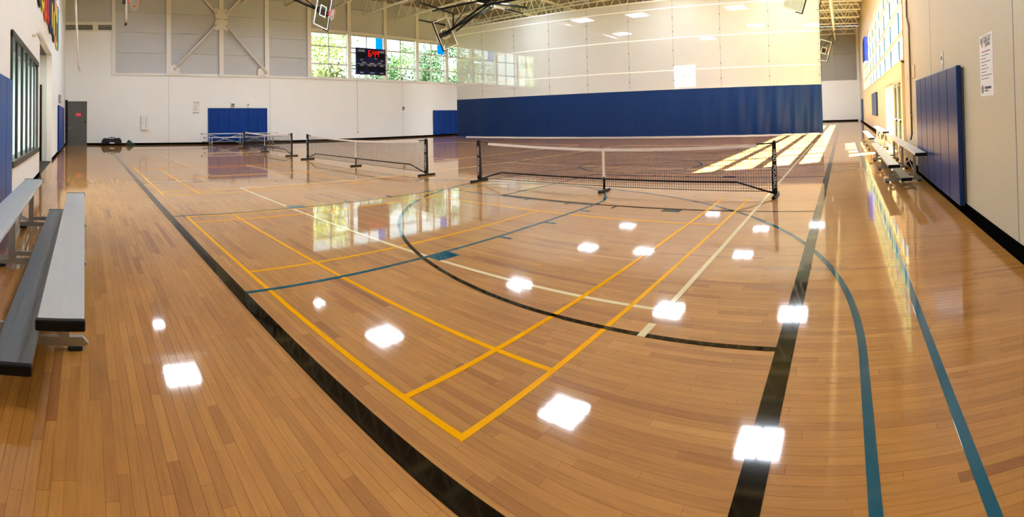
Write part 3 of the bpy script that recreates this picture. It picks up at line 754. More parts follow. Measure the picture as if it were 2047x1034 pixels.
# ------------------------------------------------------------------ pickleball nets
def make_net(xr, xl, y, label, first):
    """portable net between the right post xr and the left post xl"""
    cx = (xr + xl) / 2; hw = (xr - xl) / 2
    t = thing('pickleball_net', label, 'sports net', (cx, y, 0), 0, 'portable pickleball nets')
    for s in (-1, 1):
        p = MB().tube((s * hw, 0, 0.03), (s * hw, 0, 1.0), 0.024, 10).build('post', M_black, t, True)
        MB().prism([(s * hw - 0.035, 0.98), (s * hw + 0.03, 0.98), (s * hw + 0.03, 0.06), (s * hw - s * 0.06, 0.06)] if s > 0 else [(s * hw - 0.03, 0.98), (s * hw + 0.035, 0.98), (s * hw + 0.06, 0.06), (s * hw - 0.03, 0.06)], 'y', -0.036, 0.036).build('post_sleeve', M_black, t)
        text('HEAD', 0.072, M_sbtxt, t, (s * hw + (0 if s > 0 else 0.006), -0.0375, 0.74), 'post', sx=1.12)
        text('PICKLEBALL', 0.072, M_sbtxt, t, (s * hw + (-0.004 if s > 0 else 0.01), -0.0375, 0.36), 'post', sx=1.12)
        MB().rbox(s * hw - 0.03, s * hw + 0.03, -0.30, 0.30, 0, 0.05, 0.012).build('foot', M_black, t)
        MB().tube((s * hw, 0, 0.955), (s * (hw - 0.32), 0, 0.935), 0.014, 6).build('tension_strap', M_black, t)
        MB().tube((s * hw, 0, 0.05), (s * (hw - 0.7), 0, 0.26), 0.016, 8).build('angled_rail', M_black, t, True)
    MB().tube((-hw + 0.7, 0, 0.26), (hw - 0.7, 0, 0.26), 0.017, 8).build('bottom_rail', M_black, t, True)
    MB().tube((0, 0, 0.03), (0, 0, 0.30), 0.022, 8).build('centre_leg', M_black, t, True)
    MB().rbox(-0.03, 0.03, -0.22, 0.22, 0, 0.05, 0.012).build('foot', M_black, t)
    a = hw - 0.06
    def top(x): return 0.862 + 0.082 * (abs(x) / a) ** 1.6
    def bot(x): return 0.115 - 0.02 * (abs(x) / a) ** 2
    N = 34
    tp = MB()
    for i in range(N):
        x0 = -a + 0.25 + (2 * a - 0.5) * i / N; x1 = -a + 0.25 + (2 * a - 0.5) * (i + 1) / N
        tp.bar((x0, 0, top(x0) - 0.025), (x1, 0, top(x1) - 0.025), 0.012, 0.055)
    tp.build('top_tape', M_cloth, t)
    MB().box(-0.028, 0.028, -0.012, -0.004, 0.27, top(0) - 0.03).build('centre_strap', M_cloth, t)
    cd_ = MB()
    for i in range(N):
        x0 = -a + 2 * a * i / N; x1 = -a + 2 * a * (i + 1) / N
        cd_.tube((x0, 0, bot(x0)), (x1, 0, bot(x1)), 0.007, 5, caps=False)
    cd_.build('bottom_cord', M_string, t)
    nm = MB(); nv = int(2 * a / 0.047)
    for i in range(nv + 1):
        x = -a + 2 * a * i / nv; nm.tube((x, 0, bot(x)), (x, 0, top(x) - 0.02), 0.0034, 3, caps=False)
    nh = 16
    for k in range(1, nh):
        f = k / nh
        for i in range(16):
            x0 = -a + 2 * a * i / 16; x1 = -a + 2 * a * (i + 1) / 16
            nm.tube((x0, 0, bot(x0) + (top(x0) - bot(x0)) * f), (x1, 0, bot(x1) + (top(x1) - bot(x1)) * f), 0.0034, 3, caps=False)
    nm.build('net_mesh', M_string, t)
    return t
make_net(-1.25, -8.03, 8.5, 'nearest and largest pickleball net, with white top tape, before the blue curtain', True)
make_net(-9.98, -17.15, 8.5, 'black framed pickleball net in the middle, under the scoreboard', False)
make_net(-19.1, -25.5, 8.7, 'farthest pickleball net, standing before the far wall bleacher', False)

# ------------------------------------------------------------------ bleachers
def make_bleacher(label, length, stands, loc, rz, sc=1.0, ysc=1.0):
    """two-row aluminium bleacher; local x runs along it, local -y is the back"""
    t = thing('bleacher', label, 'bleacher', loc, rz, 'aluminium bleachers')
    Z1, Z2, Z0 = 0.46 * sc, 0.66 * sc, 0.21 * sc
    def plank(nm, y0, y1, z, m):
        p = MB().rbox(0, length, y0, y1, z - 0.045, z, 0.008).build(nm, m, t)
        for k in range(3):
            yy = y0 + (y1 - y0) * (k + 1) / 4; MB().box(0.0, length, yy - 0.003, yy + 0.003, z, z + 0.002).build('tread_rib', m, p)
        for x0, x1 in ((-0.025, 0.012), (length - 0.012, length + 0.025)): MB().rbox(x0, x1, y0 - 0.006, y1 + 0.006, z - 0.055, z + 0.004, 0.006).build('end_cap', M_plastic, p)
    plank('seat_plank', -0.26, 0.0, Z1, M_alu)
    plank('foot_plank', -0.53, -0.29, Z0, M_aluD)
    plank('seat_plank', -0.90, -0.63, Z2, M_alu)
    for i, x in enumerate(stands):
        s = MB()
        s.box(x - 0.02, x + 0.02, -0.93, -0.02, 0.03, 0.09)
        s.prism([(-0.02, 0.03), (0.0, 0.03), (0.03, 0.045), (-0.01, 0.09), (-0.02, 0.09)], 'x', x - 0.02, x + 0.02)
        s.box(x - 0.022, x + 0.022, -0.17, -0.10, 0.06, Z1 - 0.045)
        s.box(x - 0.022, x + 0.022, -0.80, -0.73, 0.06, Z2 - 0.045)
        s.box(x - 0.018, x + 0.018, -0.78, -0.13, Z0 - 0.09, Z0 - 0.045)
        s.build('stand', M_galv, t)
        for yy in (-0.88, -0.06): MB().rbox(x - 0.03, x + 0.03, yy - 0.05, yy + 0.05, 0, 0.03, 0.008).build('rubber_foot', M_rubber, t)
    for a, b in zip(stands[:-1], stands[1:]):
        MB().bar((a, -0.79, 0.10), (b, -0.79, Z2 - 0.09), 0.006, 0.045).build('cross_brace', M_galv, t)
        MB().bar((a, -0.80, Z2 - 0.09), (b, -0.80, 0.10), 0.006, 0.045).build('cross_brace', M_galv, t)
    t.scale = (1, ysc, 1)
    return t
make_bleacher('low aluminium bleacher beside the left wall, nearest the viewer, with black end caps', 4.65, (0.35, 2.2, 4.0), (-7.31, 0.0, 0), 0)
# local -y (the back) turned towards +x: rz = 90 degrees
make_bleacher('aluminium bleacher against the right wall, in front of the navy wall pads', 5.7, (0.9, 2.9, 4.9), (0.79, 8.85, 0), pi / 2, 1.0, 0.80)
make_bleacher('smaller looking bleacher farther along the right wall, before the glass doors', 5.4, (0.6, 2.6, 4.6), (0.84, 16.9, 0), pi / 2, 1.0, 0.8)
make_bleacher('white looking bleacher against the far wall below the blue pads', 5.2, (0.5, 2.6, 4.7), (-29.6, 12.7, 0), -pi / 2, 1.12)

# ------------------------------------------------------------------ wall pads
def pads(label, wall, a0, a1, z0, z1, n, m, th=0.06, cat='wall pad'):
    """row of n vinyl pads on a wall: 'far' and 'right' run along y, 'left' along x"""
    if wall == 'far': loc = (WB, a0, 0)
    elif wall == 'right': loc = (WC if a0 < SPL else WC2, a0, 0)
    else: loc = (a0, WA, 0)
    t = thing('wall_pad', label, cat, loc, 0, 'wall pads'); w_ = (a1 - a0) / n
    for k in range(n):
        u0, u1 = k * w_ + 0.004, (k + 1) * w_ - 0.004
        if wall == 'far': MB().rbox(0.032, 0.032 + th, u0, u1, z0, z1, 0.014).build('panel', m, t)
        elif wall == 'right': MB().rbox(-0.032 - th, -0.032, u0, u1, z0, z1, 0.014).build('panel', m, t)
        else: MB().rbox(u0, u1, 0.022, 0.022 + th, z0, z1, 0.014).build('panel', m, t)
    a_, b_ = 0.02, w_ * n - 0.02
    if wall == 'far': MB().box(0.0, 0.032, a_, b_, z0 + 0.03, z1 - 0.03).build('backing_board', M_dgrey, t)
    elif wall == 'right': MB().box(-0.032, 0, a_, b_, z0 + 0.03, z1 - 0.03).build('backing_board', M_dgrey, t)
    else: MB().box(a_, b_, 0, 0.022, z0 + 0.03, z1 - 0.03).build('backing_board', M_dgrey, t)
    return t
pads('bright blue six panel wall pad behind the far bleacher', 'far', yb(7.93), yb(12.07), 0.14, 2.42, 6, M_pad)
pads('bright blue wall pad at the right end of the far wall, next to the curtain', 'far', yb(26.76), yb(30.6), 0.14, 2.25, 6, M_pad)
pads('blue wall pad at the left edge of the picture, behind the near bleacher', 'left', -7.95, -5.5, 0.12, 2.22, 4, mat('pad_vinyl_blue_left', (22, 78, 148), 0.38, spec=0.2, var=0.05, bump=0.05, bscale=90))
pads('narrow looking blue wall pad on the left wall, near the grey door', 'left', -28.2, -22.6, 0.12, 2.3, 8, M_pad)
pads('navy six panel wall pad on the right wall behind the near bleacher', 'right', 6.45, 10.2, 0.14, 2.08, 6, M_padC, 0.075)
pads('small navy wall pad on the right wall beyond the glass doors', 'right', 27.4, 31.9, 1.02, 2.4, 6, M_padC)
pads('far navy wall pad on the right wall beyond the curtain', 'right', 48.2, 52.0, 0.14, 2.4, 6, M_padC)

# ------------------------------------------------------------------ scoreboard
sy0, sy1, sz0, sz1 = yb(19.1), yb(21.78), zb(4.92), zb(6.92)
SX = WB + 0.30
t = thing('scoreboard', 'navy scoreboard with a red lit clock on the far wall windows', 'scoreboard', (SX, (sy0 + sy1) / 2, sz0))
hw, hh = (sy1 - sy0) / 2, sz1 - sz0
MB().rbox(-0.16, 0, -hw, hw, 0, hh, 0.02).build('cabinet', M_navy, t)
for y0, y1, z0, z1 in ((-0.9, -0.42, 0.66, 0.82), (-0.3, 0.45, 0.66, 0.82), (0.42, 0.9, 0.66, 0.82)):
    pass
for y0, y1, z0, z1 in ((-0.92, -0.36, 0.62, 0.80), (0.36, 0.92, 0.62, 0.80), (-0.92, -0.36, 0.14, 0.33), (-0.26, 0.26, 0.14, 0.33), (0.36, 0.92, 0.14, 0.33), (-0.30, 0.62, 0.68, 0.92)):
    MB().box(0, 0.008, y0 * hw, y1 * hw, z0 * hh, z1 * hh).build('display_window', M_navyd, t)
MB().box(0, 0.01, -0.96 * hw, 0.96 * hw, 0.395 * hh, 0.402 * hh).build('divider_line', M_sbtxt, t)
text('HOME', 0.24, M_sbtxt, t, (0.012, -0.68 * hw, 0.885 * hh), '+x', sx=0.95)
text('GUEST', 0.24, M_sbtxt, t, (0.012, 0.70 * hw, 0.885 * hh), '+x', sx=0.82)
def digit(ch, y, z, h, w_):
    segs = {'6': 'afgedc', '4': 'fgbc'}[ch]; mb = MB(); s = 0.042; hh_ = h / 2
    P = {'a': (0, h, w_, h), 'g': (0, hh_, w_, hh_), 'd': (0, 0, w_, 0), 'f': (0, hh_, 0, h), 'b': (w_, hh_, w_, h), 'e': (0, 0, 0, hh_), 'c': (w_, 0, w_, hh_)}
    for k in segs:
        y0, z0, y1, z1 = P[k]
        mb.box(0.010, 0.02, y + min(y0, y1) - s / 2, y + max(y0, y1) + s / 2, z + min(z0, z1) - s / 2, z + max(z0, z1) + s / 2)
    mb.build('clock_digit', M_led, t)
digit('6', -0.18 * hw, 0.70 * hh, 0.43, 0.20); digit('4', 0.13 * hw, 0.70 * hh, 0.43, 0.17); digit('4', 0.36 * hw, 0.70 * hh, 0.43, 0.17)
for z in (0.76, 0.85): MB().box(0.010, 0.02, 0.05 * hw - 0.02, 0.05 * hw + 0.02, z * hh - 0.02, z * hh + 0.02).build('clock_colon', M_led, t)
for body, y, z in (('T.O.L.', 0.30, 0.62), ('POSS', -0.66, 0.545), ('POSS', 0.72, 0.545), ('BONUS', -0.50, 0.455), ('PERIOD', 0.05, 0.43), ('BONUS', 0.56, 0.455), ('FOULS', -0.66, 0.345), ('PLAYER', -0.12, 0.345), ('FOUL', 0.22, 0.345), ('FOULS', 0.70, 0.345), ('WON', -0.66, 0.07), ('MATCH', 0.05, 0.07), ('WON', 0.70, 0.07)):
    text(body, 0.115, M_sbtxt, t, (0.012, y * hw, z * hh), '+x')
for z in (0.2, 0.8): MB().box(-0.20, -0.16, -hw - 0.35, hw + 0.2, z * hh - 0.04, z * hh + 0.04).build('mounting_rail', M_dgrey, t)
cdn = MB().path([(WB + 0.03, yb(19.3), ZT - 0.06), (WB + 0.03, yb(19.3), 0.62)], 0.012, 6).box(WB + 0.012, WB + 0.05, yb(19.3) - 0.035, yb(19.3) + 0.035, 0.50, 0.62)
tag(cdn.build('conduit', M_grey), 'thin grey conduit running down the far wall under the scoreboard', 'conduit')

# translucent cyan sheets in the upper window panes
M_cyan = mat('cyan_film', (24, 150, 226), 0.4, var=0.15, scale=2, emit=0.0)
def m_sheet():
    m = bpy.data.materials.new('cyan_window_film'); m.use_nodes = True
    t_ = m.node_tree; t_.nodes.clear(); L = t_.links.new
    tr_ = t_.nodes.new('ShaderNodeBsdfTransparent'); tr_.inputs[0].default_value = lin((40, 176, 244))
    tl_ = t_.nodes.new('ShaderNodeBsdfTranslucent'); tl_.inputs[0].default_value = lin((40, 170, 240))
    mx_ = t_.nodes.new('ShaderNodeMixShader'); mx_.inputs[0].default_value = 0.4; o_ = t_.nodes.new('ShaderNodeOutputMaterial')
    L(tr_.outputs[0], mx_.inputs[1]); L(tl_.outputs[0], mx_.inputs[2]); L(mx_.outputs[0], o_.inputs[0]); return m
M_sheet = m_sheet()
for y0, y1, z0, lab in ((21.12, 21.72, 7.08, 'bright cyan window film above the scoreboard'), (27.5, 28.2, 7.2, 'bright cyan window film behind the folded backboard'), (33.9, 34.7, 7.15, 'cyan window film seen through the curtain mesh')):
    tag(MB().box(WB - 0.10, WB - 0.094, yb(y0), yb(y1), z0, ZW1 - 0.1).build('window_film', M_sheet), lab, 'window film')

# ------------------------------------------------------------------ small things on the far wall
t = bpy.data.objects.new('door_3', None); COL.objects.link(t); t.location = (WB, 0, 0)
tag(t, 'dark grey steel door with a red sign in the far left corner', 'door', kind='structure')
MB().box(0.0, 0.06, -1.12, 0.14, 0.0, zb(2.80)).build('door_leaf', M_doorg, t)
MB().box(0.0, 0.09, -1.26, -1.12, 0.0, zb(2.88)).build('door_frame', M_black, t)
M_sign = mat('door_sign_red', (236, 40, 62), 0.5, var=0.05)
sg = MB().box(0.06, 0.066, -0.58, -0.24, 1.86, 2.08).build('sign', M_sign, t)
text('EXIT ONLY', 0.055, M_white, t, (0.068, -0.41, 2.02), '+x'); text('ALARM WILL SOUND', 0.034, M_white, t, (0.068, -0.41, 1.93), '+x')
MB().tube((0.06, 0.02, 1.50), (0.08, 0.02, 1.50), 0.045, 12).build('lock_cylinder', M_black, t)
MB().tube((0.06, -1.02, 1.10), (0.13, -1.02, 1.10), 0.03, 10).tube((0.13, -1.02, 1.10), (0.13, -0.90, 1.10), 0.018, 8).build('door_handle', M_galv, t)

t = thing('wall_cabinet', 'slim white defibrillator cabinet on the far wall above the black bag', 'cabinet', (WB, yb(3.8), zb(1.02)))
MB().rbox(0, 0.16, -0.26, 0.26, 0, 0.9, 0.02).build('body', M_white, t)
MB().box(0.16, 0.168, 0.05, 0.075, 0.12, 0.78).build('handle_slot', M_grey, t); MB().box(0.16, 0.168, -0.2, -0.17, 0.4, 0.5).build('latch', M_grey, t)
def poster(nm, face, loc, w_, h_, lab):
    t = thing(nm, lab, 'poster', loc)
    def B(u0, u1, z0, z1, d0, d1, name, m):
        if face == '+x': return MB().box(d0, d1, u0, u1, z0, z1).build(name, m, t)
        return MB().box(-d1, -d0, -u1, -u0, z0, z1).build(name, m, t)
    sg_ = 1 if face == '+x' else -1
    def T(body, size, m, u, z, al='CENTER', sx=1.0, sh=0.0): text(body, size, m, t, (0.0045 * sg_, u * sg_, z), face, al, 0.0006, sx, shear=sh)
    B(-w_ / 2, w_ / 2, 0, h_, 0.0, 0.003, 'sheet', M_paper)
    k = w_ / 0.5
    B(-0.12 * k, 0.14 * k, h_ * 0.965, h_ * 0.972, 0.003, 0.004, 'text_line', M_inkl)
    T('BE', 0.092 * k, M_ink, -0.155 * k, h_ * 0.90); T('GREAT', 0.092 * k, M_ink, 0.055 * k, h_ * 0.90)
    T('at', 0.06 * k, M_inkr, -0.14 * k, h_ * 0.835, sh=0.3); T('Sports', 0.07 * k, M_ink, 0.06 * k, h_ * 0.83, sh=0.3)
    for i, (l0, l1) in enumerate(((-0.16, 0.16), (-0.18, 0.10), (-0.2, 0.0), (-0.2, 0.15), (-0.2, 0.02), (-0.2, 0.08), (-0.2, 0.0), (-0.2, 0.2), (-0.2, 0.08))):
        z = h_ * (0.72 - i * 0.055); B(l0 * k, l1 * k, z - 0.004 * k, z + 0.006 * k, 0.003, 0.004, 'text_line', M_inkr if i == 0 else M_inkl)
    z = h_ * 0.11
    if face == '+x': lg = MB().tube((0.003, -0.17 * k, z), (0.0045, -0.17 * k, z), 0.05 * k, 16)
    else: lg = MB().tube((-0.003, 0.17 * k, z), (-0.0045, 0.17 * k, z), 0.05 * k, 16)
    lg.build('emblem', M_inkl, t)
    B(-0.08 * k, 0.16 * k, z + 0.002, z + 0.03 * k, 0.003, 0.004, 'text_line', M_ink); B(-0.08 * k, 0.05 * k, z - 0.025 * k, z - 0.012 * k, 0.003, 0.004, 'text_line', M_ink)
    return t
poster('poster', '+x', (WB, yb(7.18), zb(1.98)), 0.55, 0.88, 'white printed poster on the far wall left of the blue pads')
poster('poster', '-x', (WC, 5.37, 1.63), 0.52, 0.72, 'white printed poster on the right wall near the viewer')
for yy, zz, w_, h_, m, lab in ((9.65, 2.46, 0.2, 0.24, M_grey, 'small grey box above the far blue pads, left one'), (10.7, 2.46, 0.14, 0.24, M_white, 'small white bracket above the far blue pads, right one'), (23.6, 2.24, 0.18, 0.3, M_grey, 'small grey box alone on the far wall right of the scoreboard')):
    t = thing('wall_box', lab, 'wall box', (WB, yb(yy), zb(zz)))
    MB().rbox(0, 0.14, -w_ / 2, w_ / 2, 0, h_, 0.02).build('body', m, t); MB().box(0.14, 0.15, -w_ * 0.25, w_ * 0.2, h_ * 0.5, h_ * 0.9).build('face_plate', M_dgrey, t)

# bags on the floor by the far wall
M_bag = mat('bag_nylon_black', (16, 17, 22), 0.75, var=0.3, bump=0.4, bscale=12)
t = thing('duffel_bag', 'black duffel bag with a pale logo lying by the far wall', 'bag', (WB + 0.55, 1.72, 0))
mb = MB()
prof = [(-0.66, 0.10, 0.14), (-0.62, 0.24, 0.32), (-0.5, 0.30, 0.46), (-0.2, 0.30, 0.43), (0.0, 0.30, 0.40), (0.25, 0.30, 0.45), (0.52, 0.30, 0.47), (0.62, 0.25, 0.36), (0.66, 0.12, 0.16)]
NN = 12
for (yy, rx, h_) in prof:
    for i in range(NN):
        an = 2 * pi * i / NN; mb.v.append((rx * cos(an), yy, max(0.0, h_ / 2 + h_ / 2 * 1.05 * sin(an)) if sin(an) > -0.9 else 0.0))
for k in range(len(prof) - 1):
    for i in range(NN):
        j = (i + 1) % NN; mb.f.append((k * NN + i, k * NN + j, (k + 1) * NN + j, (k + 1) * NN + i))
mb.f.append(tuple(range(NN))); mb.f.append(tuple((len(prof) - 1) * NN + NN - 1 - i for i in range(NN)))
mb.build('body', M_bag, t, True)
MB().box(0.29, 0.31, -0.14, 0.16, 0.14, 0.20).build('logo_patch', M_white, t)
for s in (-1, 1):
    MB().path([(0.2, s * 0.25, 0.40), (0.24, s * 0.2, 0.5), (0.22, s * 0.02, 0.53), (0.2, -s * 0.05, 0.41)], 0.018, 6).build('strap', M_bag, t)
M_green = mat('bag_cloth_green', (28, 62, 38), 0.8, var=0.3, bump=0.4, bscale=10)
t = thing('drawstring_bag', 'small dark green bag slumped beside the black duffel bag', 'bag', (WB + 0.5, 2.95, 0))
mb = MB()
prof = [(0.0, 0.25, 0.30), (0.10, 0.24, 0.27), (0.2, 0.15, 0.17), (0.28, 0.06, 0.09), (0.33, 0.05, 0.06)]
for (z, rx, ry) in prof:
    for i in range(NN):
        an = 2 * pi * i / NN; mb.v.append((rx * cos(an), ry * sin(an) - z * 0.35, z * (1 + 0.08 * sin(3 * an))))
for k in range(len(prof) - 1):
    for i in range(NN):
        j = (i + 1) % NN; mb.f.append((k * NN + i, k * NN + j, (k + 1) * NN + j, (k + 1) * NN + i))
mb.f.append(tuple(NN - 1 - i for i in range(NN))); mb.f.append(tuple((len(prof) - 1) * NN + i for i in range(NN)))
mb.build('body', M_green, t, True)
MB().path([(0.03, -0.12, 0.32), (0.14, 0.1, 0.12), (0.22, 0.35, 0.012), (0.2, 0.45, 0.012)], 0.012, 6).build('drawstring', M_green, t)

# hanging rod in the far left corner
t = thing('hanging_rod', 'white rod with an eye hook hanging in front of the far left corner', 'rod', (-25.0, -0.35, 4.15))
MB().tube((0, -0.30, TOP - 4.15), (0, 0.02, 0.25), 0.055, 10).build('shaft', M_steelw, t, True)
MB().tube((0, 0.02, 0.25), (0, 0.03, 0.1), 0.03, 8).tube((0, 0.03, 0.12), (0, 0.10, 0.05), 0.02, 8).tube((0, 0.10, 0.05), (0, 0.06, -0.02), 0.02, 8).build('eye_hook', M_grey, t)

# security camera, sensor and banners on the left wall
t = thing('security_camera', 'small white security camera on the left wall above the recess', 'camera', (-11.6, WA, 3.62))
MB().tube((0, 0, 0), (0, 0.10, 0.0), 0.04, 10).build('bracket', M_white, t); MB().tube((0.10, 0.16, 0.03), (-0.22, 0.2, -0.06), 0.05, 12).build('housing', M_white, t, True); MB().tube((-0.22, 0.2, -0.06), (-0.235, 0.202, -0.064), 0.035, 12).build('camera_lens', M_black, t)
bc = [('black', (24, 26, 22), (206, 190, 40)), ('yellow', (214, 196, 44), (40, 44, 20)), ('orange', (230, 98, 36), (200, 30, 30)), ('red', (196, 24, 34), (150, 16, 60)), ('navy', (34, 34, 92), (20, 20, 50)), ('dark green', (28, 40, 30), (220, 204, 60)), ('black striped', (30, 28, 30), (222, 206, 70)), ('salmon', (226, 136, 100), (30, 28, 30)), ('pale yellow', (224, 208, 110), (36, 34, 34)), ('teal', (24, 140, 146), (20, 104, 112))]
for k, (nm, c1, c2) in enumerate(bc):
    x0 = -12.55 - k * 0.98
    t = thing('banner', '%s hanging banner high on the left wall' % nm, 'banner', (x0, WA, 0), 0, 'banners on the left wall')
    z0 = 4.62 + (0.10 if k % 2 else 0.0); z1 = z0 + 1.9
    m1, m2 = mat('banner_%d' % k, c1, 0.8, var=0.05), mat('banner_%d_b' % k, c2, 0.8, var=0.05)
    MB().prism([(-0.84, z0 + 0.22), (-0.42, z0), (0.0, z0 + 0.22), (0.0, z1), (-0.84, z1)], 'y', 0.03, 0.06).build('cloth', m1, t)
    MB().prism([(-0.70, z0 + 0.42), (-0.42, z0 + 0.28), (-0.14, z0 + 0.42), (-0.14, z0 + 1.2), (-0.70, z0 + 1.2)], 'y', 0.06, 0.066).build('device', m2, t)
    MB().tube((-0.9, 0.045, z1), (0.06, 0.045, z1), 0.025, 8).build('hanging_rod', M_black, t)
t = thing('wall_box', 'grey box on the left wall above the far pads', 'wall box', (-23.5, WA, 2.42))
MB().rbox(-0.25, 0.25, 0.0, 0.12, 0, 0.4, 0.02).build('body', M_grey, t); MB().box(-0.2, 0.2, 0.12, 0.128, 0.05, 0.3).build('face_plate', M_panel, t)

# ------------------------------------------------------------------ small things on the right wall
t = thing('conduit', 'brown conduit with a bend running down the right wall beside the pads', 'conduit', (WC - 0.012, 11.45, 0))
MB().path([(-0.03, 0.0, 0.85), (-0.03, -0.02, 3.45), (-0.03, 0.28, 3.7), (-0.03, 0.28, 4.1), (-0.03, -0.25, 4.5), (-0.03, -0.25, TOP)], 0.024, 8).build('pipe', mat('conduit_brown', (120, 92, 52), 0.5), t, True)
for z in (1.3, 2.6): MB().box(-0.06, 0, -0.05, 0.05, z, z + 0.03).build('clip', M_galv, t)
MB().path([(-0.03, 0, 0.85), (-0.04, 0.16, 0.72)], 0.018, 6).build('cable_tail', M_black, t)
t = thing('wall_box', 'beige junction box crossed by the conduit on the right wall', 'wall box', (WC, 11.35, 2.18))
MB().rbox(-0.02, 0, -0.45, 0.55, 0, 0.3, 0.01).build('body', mat('box_beige', (206, 192, 160), 0.5), t); MB().box(-0.024, -0.02, 0.7, 0.74, 0, 0.12).build('side_plate', M_grey, t)
t = thing('wall_switch', 'narrow white switch plate with a tag above the navy pads', 'switch', (WC, 7.8, 2.2))
MB().rbox(-0.02, 0, -0.05, 0.05, 0, 0.22, 0.006).build('plate', M_white, t); MB().rbox(-0.035, -0.02, -0.02, 0.02, 0.08, 0.14, 0.004).build('toggle', M_grey, t); MB().box(-0.014, -0.008, -0.03, 0.03, -0.1, 0.0).build('paper_tag', M_paper, t)
t = thing('hanging_sign', 'royal blue hanging scoreboard seen edge on before the right windows', 'scoreboard', (WC2 - 0.05, 36.0, 4.9))
MB().rbox(-0.30, 0.0, -1.1, 1.1, 0.0, 1.75, 0.03).build('cabinet', mat('scoreboard_royal_blue', (18, 44, 170), 0.4, var=0.1), t)
MB().box(-0.33, -0.30, -1.0, 1.0, 0.1, 1.65).build('face', M_navy, t); MB().box(0, 0.05, -0.9, 0.9, 0.7, 0.85).build('mounting_rail', M_dgrey, t)

# ------------------------------------------------------------------ basketball backstops, swung up sideways
def backstop(label, pos, normal, down, pivots, mast_from=0.5):
    """folded hoop: board with its bottom edge towards 'down', rim along 'normal'; pos is the rim bracket point"""
    n_ = Vector(normal).normalized(); d_ = Vector(down).normalized(); l_ = d_.cross(n_).normalized(); d_ = n_.cross(l_).normalized()
    # local axes: x = long side, y = -normal (rim points to -y), z = board up
    mw = Matrix.Translation(pos) @ Matrix((l_, -n_, -d_)).transposed().to_4x4()
    t = thing('basketball_hoop', label, 'basketball hoop', mw=mw, group='folded basketball hoops')
    inv = mw.inverted()
    W2, H0, H1 = 0.915, -0.15, 0.92
    MB().box(-W2 + 0.03, W2 - 0.03, 0.0, 0.012, H0 + 0.03, H1 - 0.03).build('backboard', M_glassB, t)
    fr_ = MB()
    fr_.box(-W2, W2, -0.012, 0.045, H0, H0 + 0.055).box(-W2, W2, -0.012, 0.045, H1 - 0.055, H1).box(-W2, -W2 + 0.055, -0.012, 0.045, H0, H1).box(W2 - 0.055, W2, -0.012, 0.045, H0, H1)
    fr_.build('board_frame', M_white, t)
    sq = MB(); sq.box(-0.305, 0.305, -0.006, 0.014, 0.15, 0.20).box(-0.305, 0.305, -0.006, 0.014, 0.56, 0.61).box(-0.305, -0.255, -0.006, 0.014, 0.15, 0.61).box(0.255, 0.305, -0.006, 0.014, 0.15, 0.61)
    sq.build('target_square', M_white, t)
    pd = MB(); pd.rbox(-W2 - 0.03, W2 + 0.03, -0.03, 0.06, H0 - 0.06, H0 + 0.02, 0.02)
    for s in (-1, 1): pd.rbox(min(s * W2, s * (W2 + 0.05)), max(s * W2, s * (W2 + 0.05)), -0.03, 0.06, H0 - 0.06, H0 + 0.34, 0.02)
    pd.build('edge_padding', M_rubber, t)
    MB().box(-0.09, 0.09, -0.09, -0.006, -0.08, 0.06).prism([(-0.09, -0.02), (0.09, -0.02), (0.05, 0.0), (-0.05, 0.0)], 'z', -0.03, 0.0).build('rim_bracket', M_red, t)
    MB().torus((0, -0.32, 0), 0.228, 0.014, 28, 8).build('rim', M_red, t, True)
    nt_ = MB()
    for i in range(12):
        for dr in (-1, 1):
            pts = []
            for k in range(5):
                an = 2 * pi * (i + dr * k * 0.5) / 12; r = 0.226 - 0.022 * k - 0.004 * k * k * 0.5
                pts.append((r * cos(an), -0.32 + r * sin(an), -0.09 * k))
            # the cords hang straight down whatever way the rim is turned
            dn = inv.to_3x3() @ Vector((0, 0, -1))
            pts = [(p[0] * (1 if True else 0) + dn.x * 0.075 * k, p[1] + dn.y * 0.075 * k, dn.z * 0.075 * k) for k, p in enumerate(pts)]
            nt_.path(pts, 0.006, 4)
    nt_.build('net', M_cloth, t)
    ms = MB(); c0 = Vector((0, 0.10, 0.38))
    ms.box(-0.14, 0.14, 0.02, 0.16, -0.05, 0.7)
    ms.build('mount_plate', M_black, t)
    p0 = inv @ Vector(pivots[0])
    MB().tube(c0, p0, 0.07, 10).build('mast', M_black, t, True)
    for q in pivots[1:]:
        MB().tube(Vector((0, 0.12, 0.6)) , inv @ Vector(q), 0.03, 8).build('stay_tube', M_black, t, True)
    # cross pipe at the roof
    a = inv @ (Vector(pivots[0]) + Vector(normal) * 1.2 + Vector((0, 0, 0.05))); b = inv @ (Vector(pivots[0]) - Vector(normal) * 1.2 + Vector((0, 0, 0.05)))
    MB().tube(a, b, 0.06, 10).build('pivot_pipe', M_black, t, True)
    for k in (-0.8, 0.8):
        q = Vector(pivots[0]) + Vector(normal) * k; MB().tube(inv @ q, inv @ Vector((q.x, q.y, TOP)), 0.04, 8).build('drop_pipe', M_black, t, True)
    return t
backstop('folded hoop with red rim above the left end of the far windows', (-22.75, 12.6, 7.3), (0.96, 0.28, 0), (-0.22, 0.93, -0.22), [(-23.3, 9.0, 8.6), (-22.4, 9.4, 8.9)])
backstop('folded hoop seen from behind, beside the left end of the curtain', (-21.6, 19.65, 6.55), (-0.95, 0.30, 0.02), (0.16, -0.90, -0.36), [(-19.4, 22.2, 8.9), (-19.0, 23.0, 9.2), (-21.0, 21.9, 9.0)])
backstop('folded hoop cut off by the top edge, above the white defibrillator cabinet', (-18.9, 1.62, 6.32), (0.05, 1, 0), (-1, 0.02, 0.03), [(-16.8, 1.0, 9.3), (-16.2, 1.2, 9.3)])
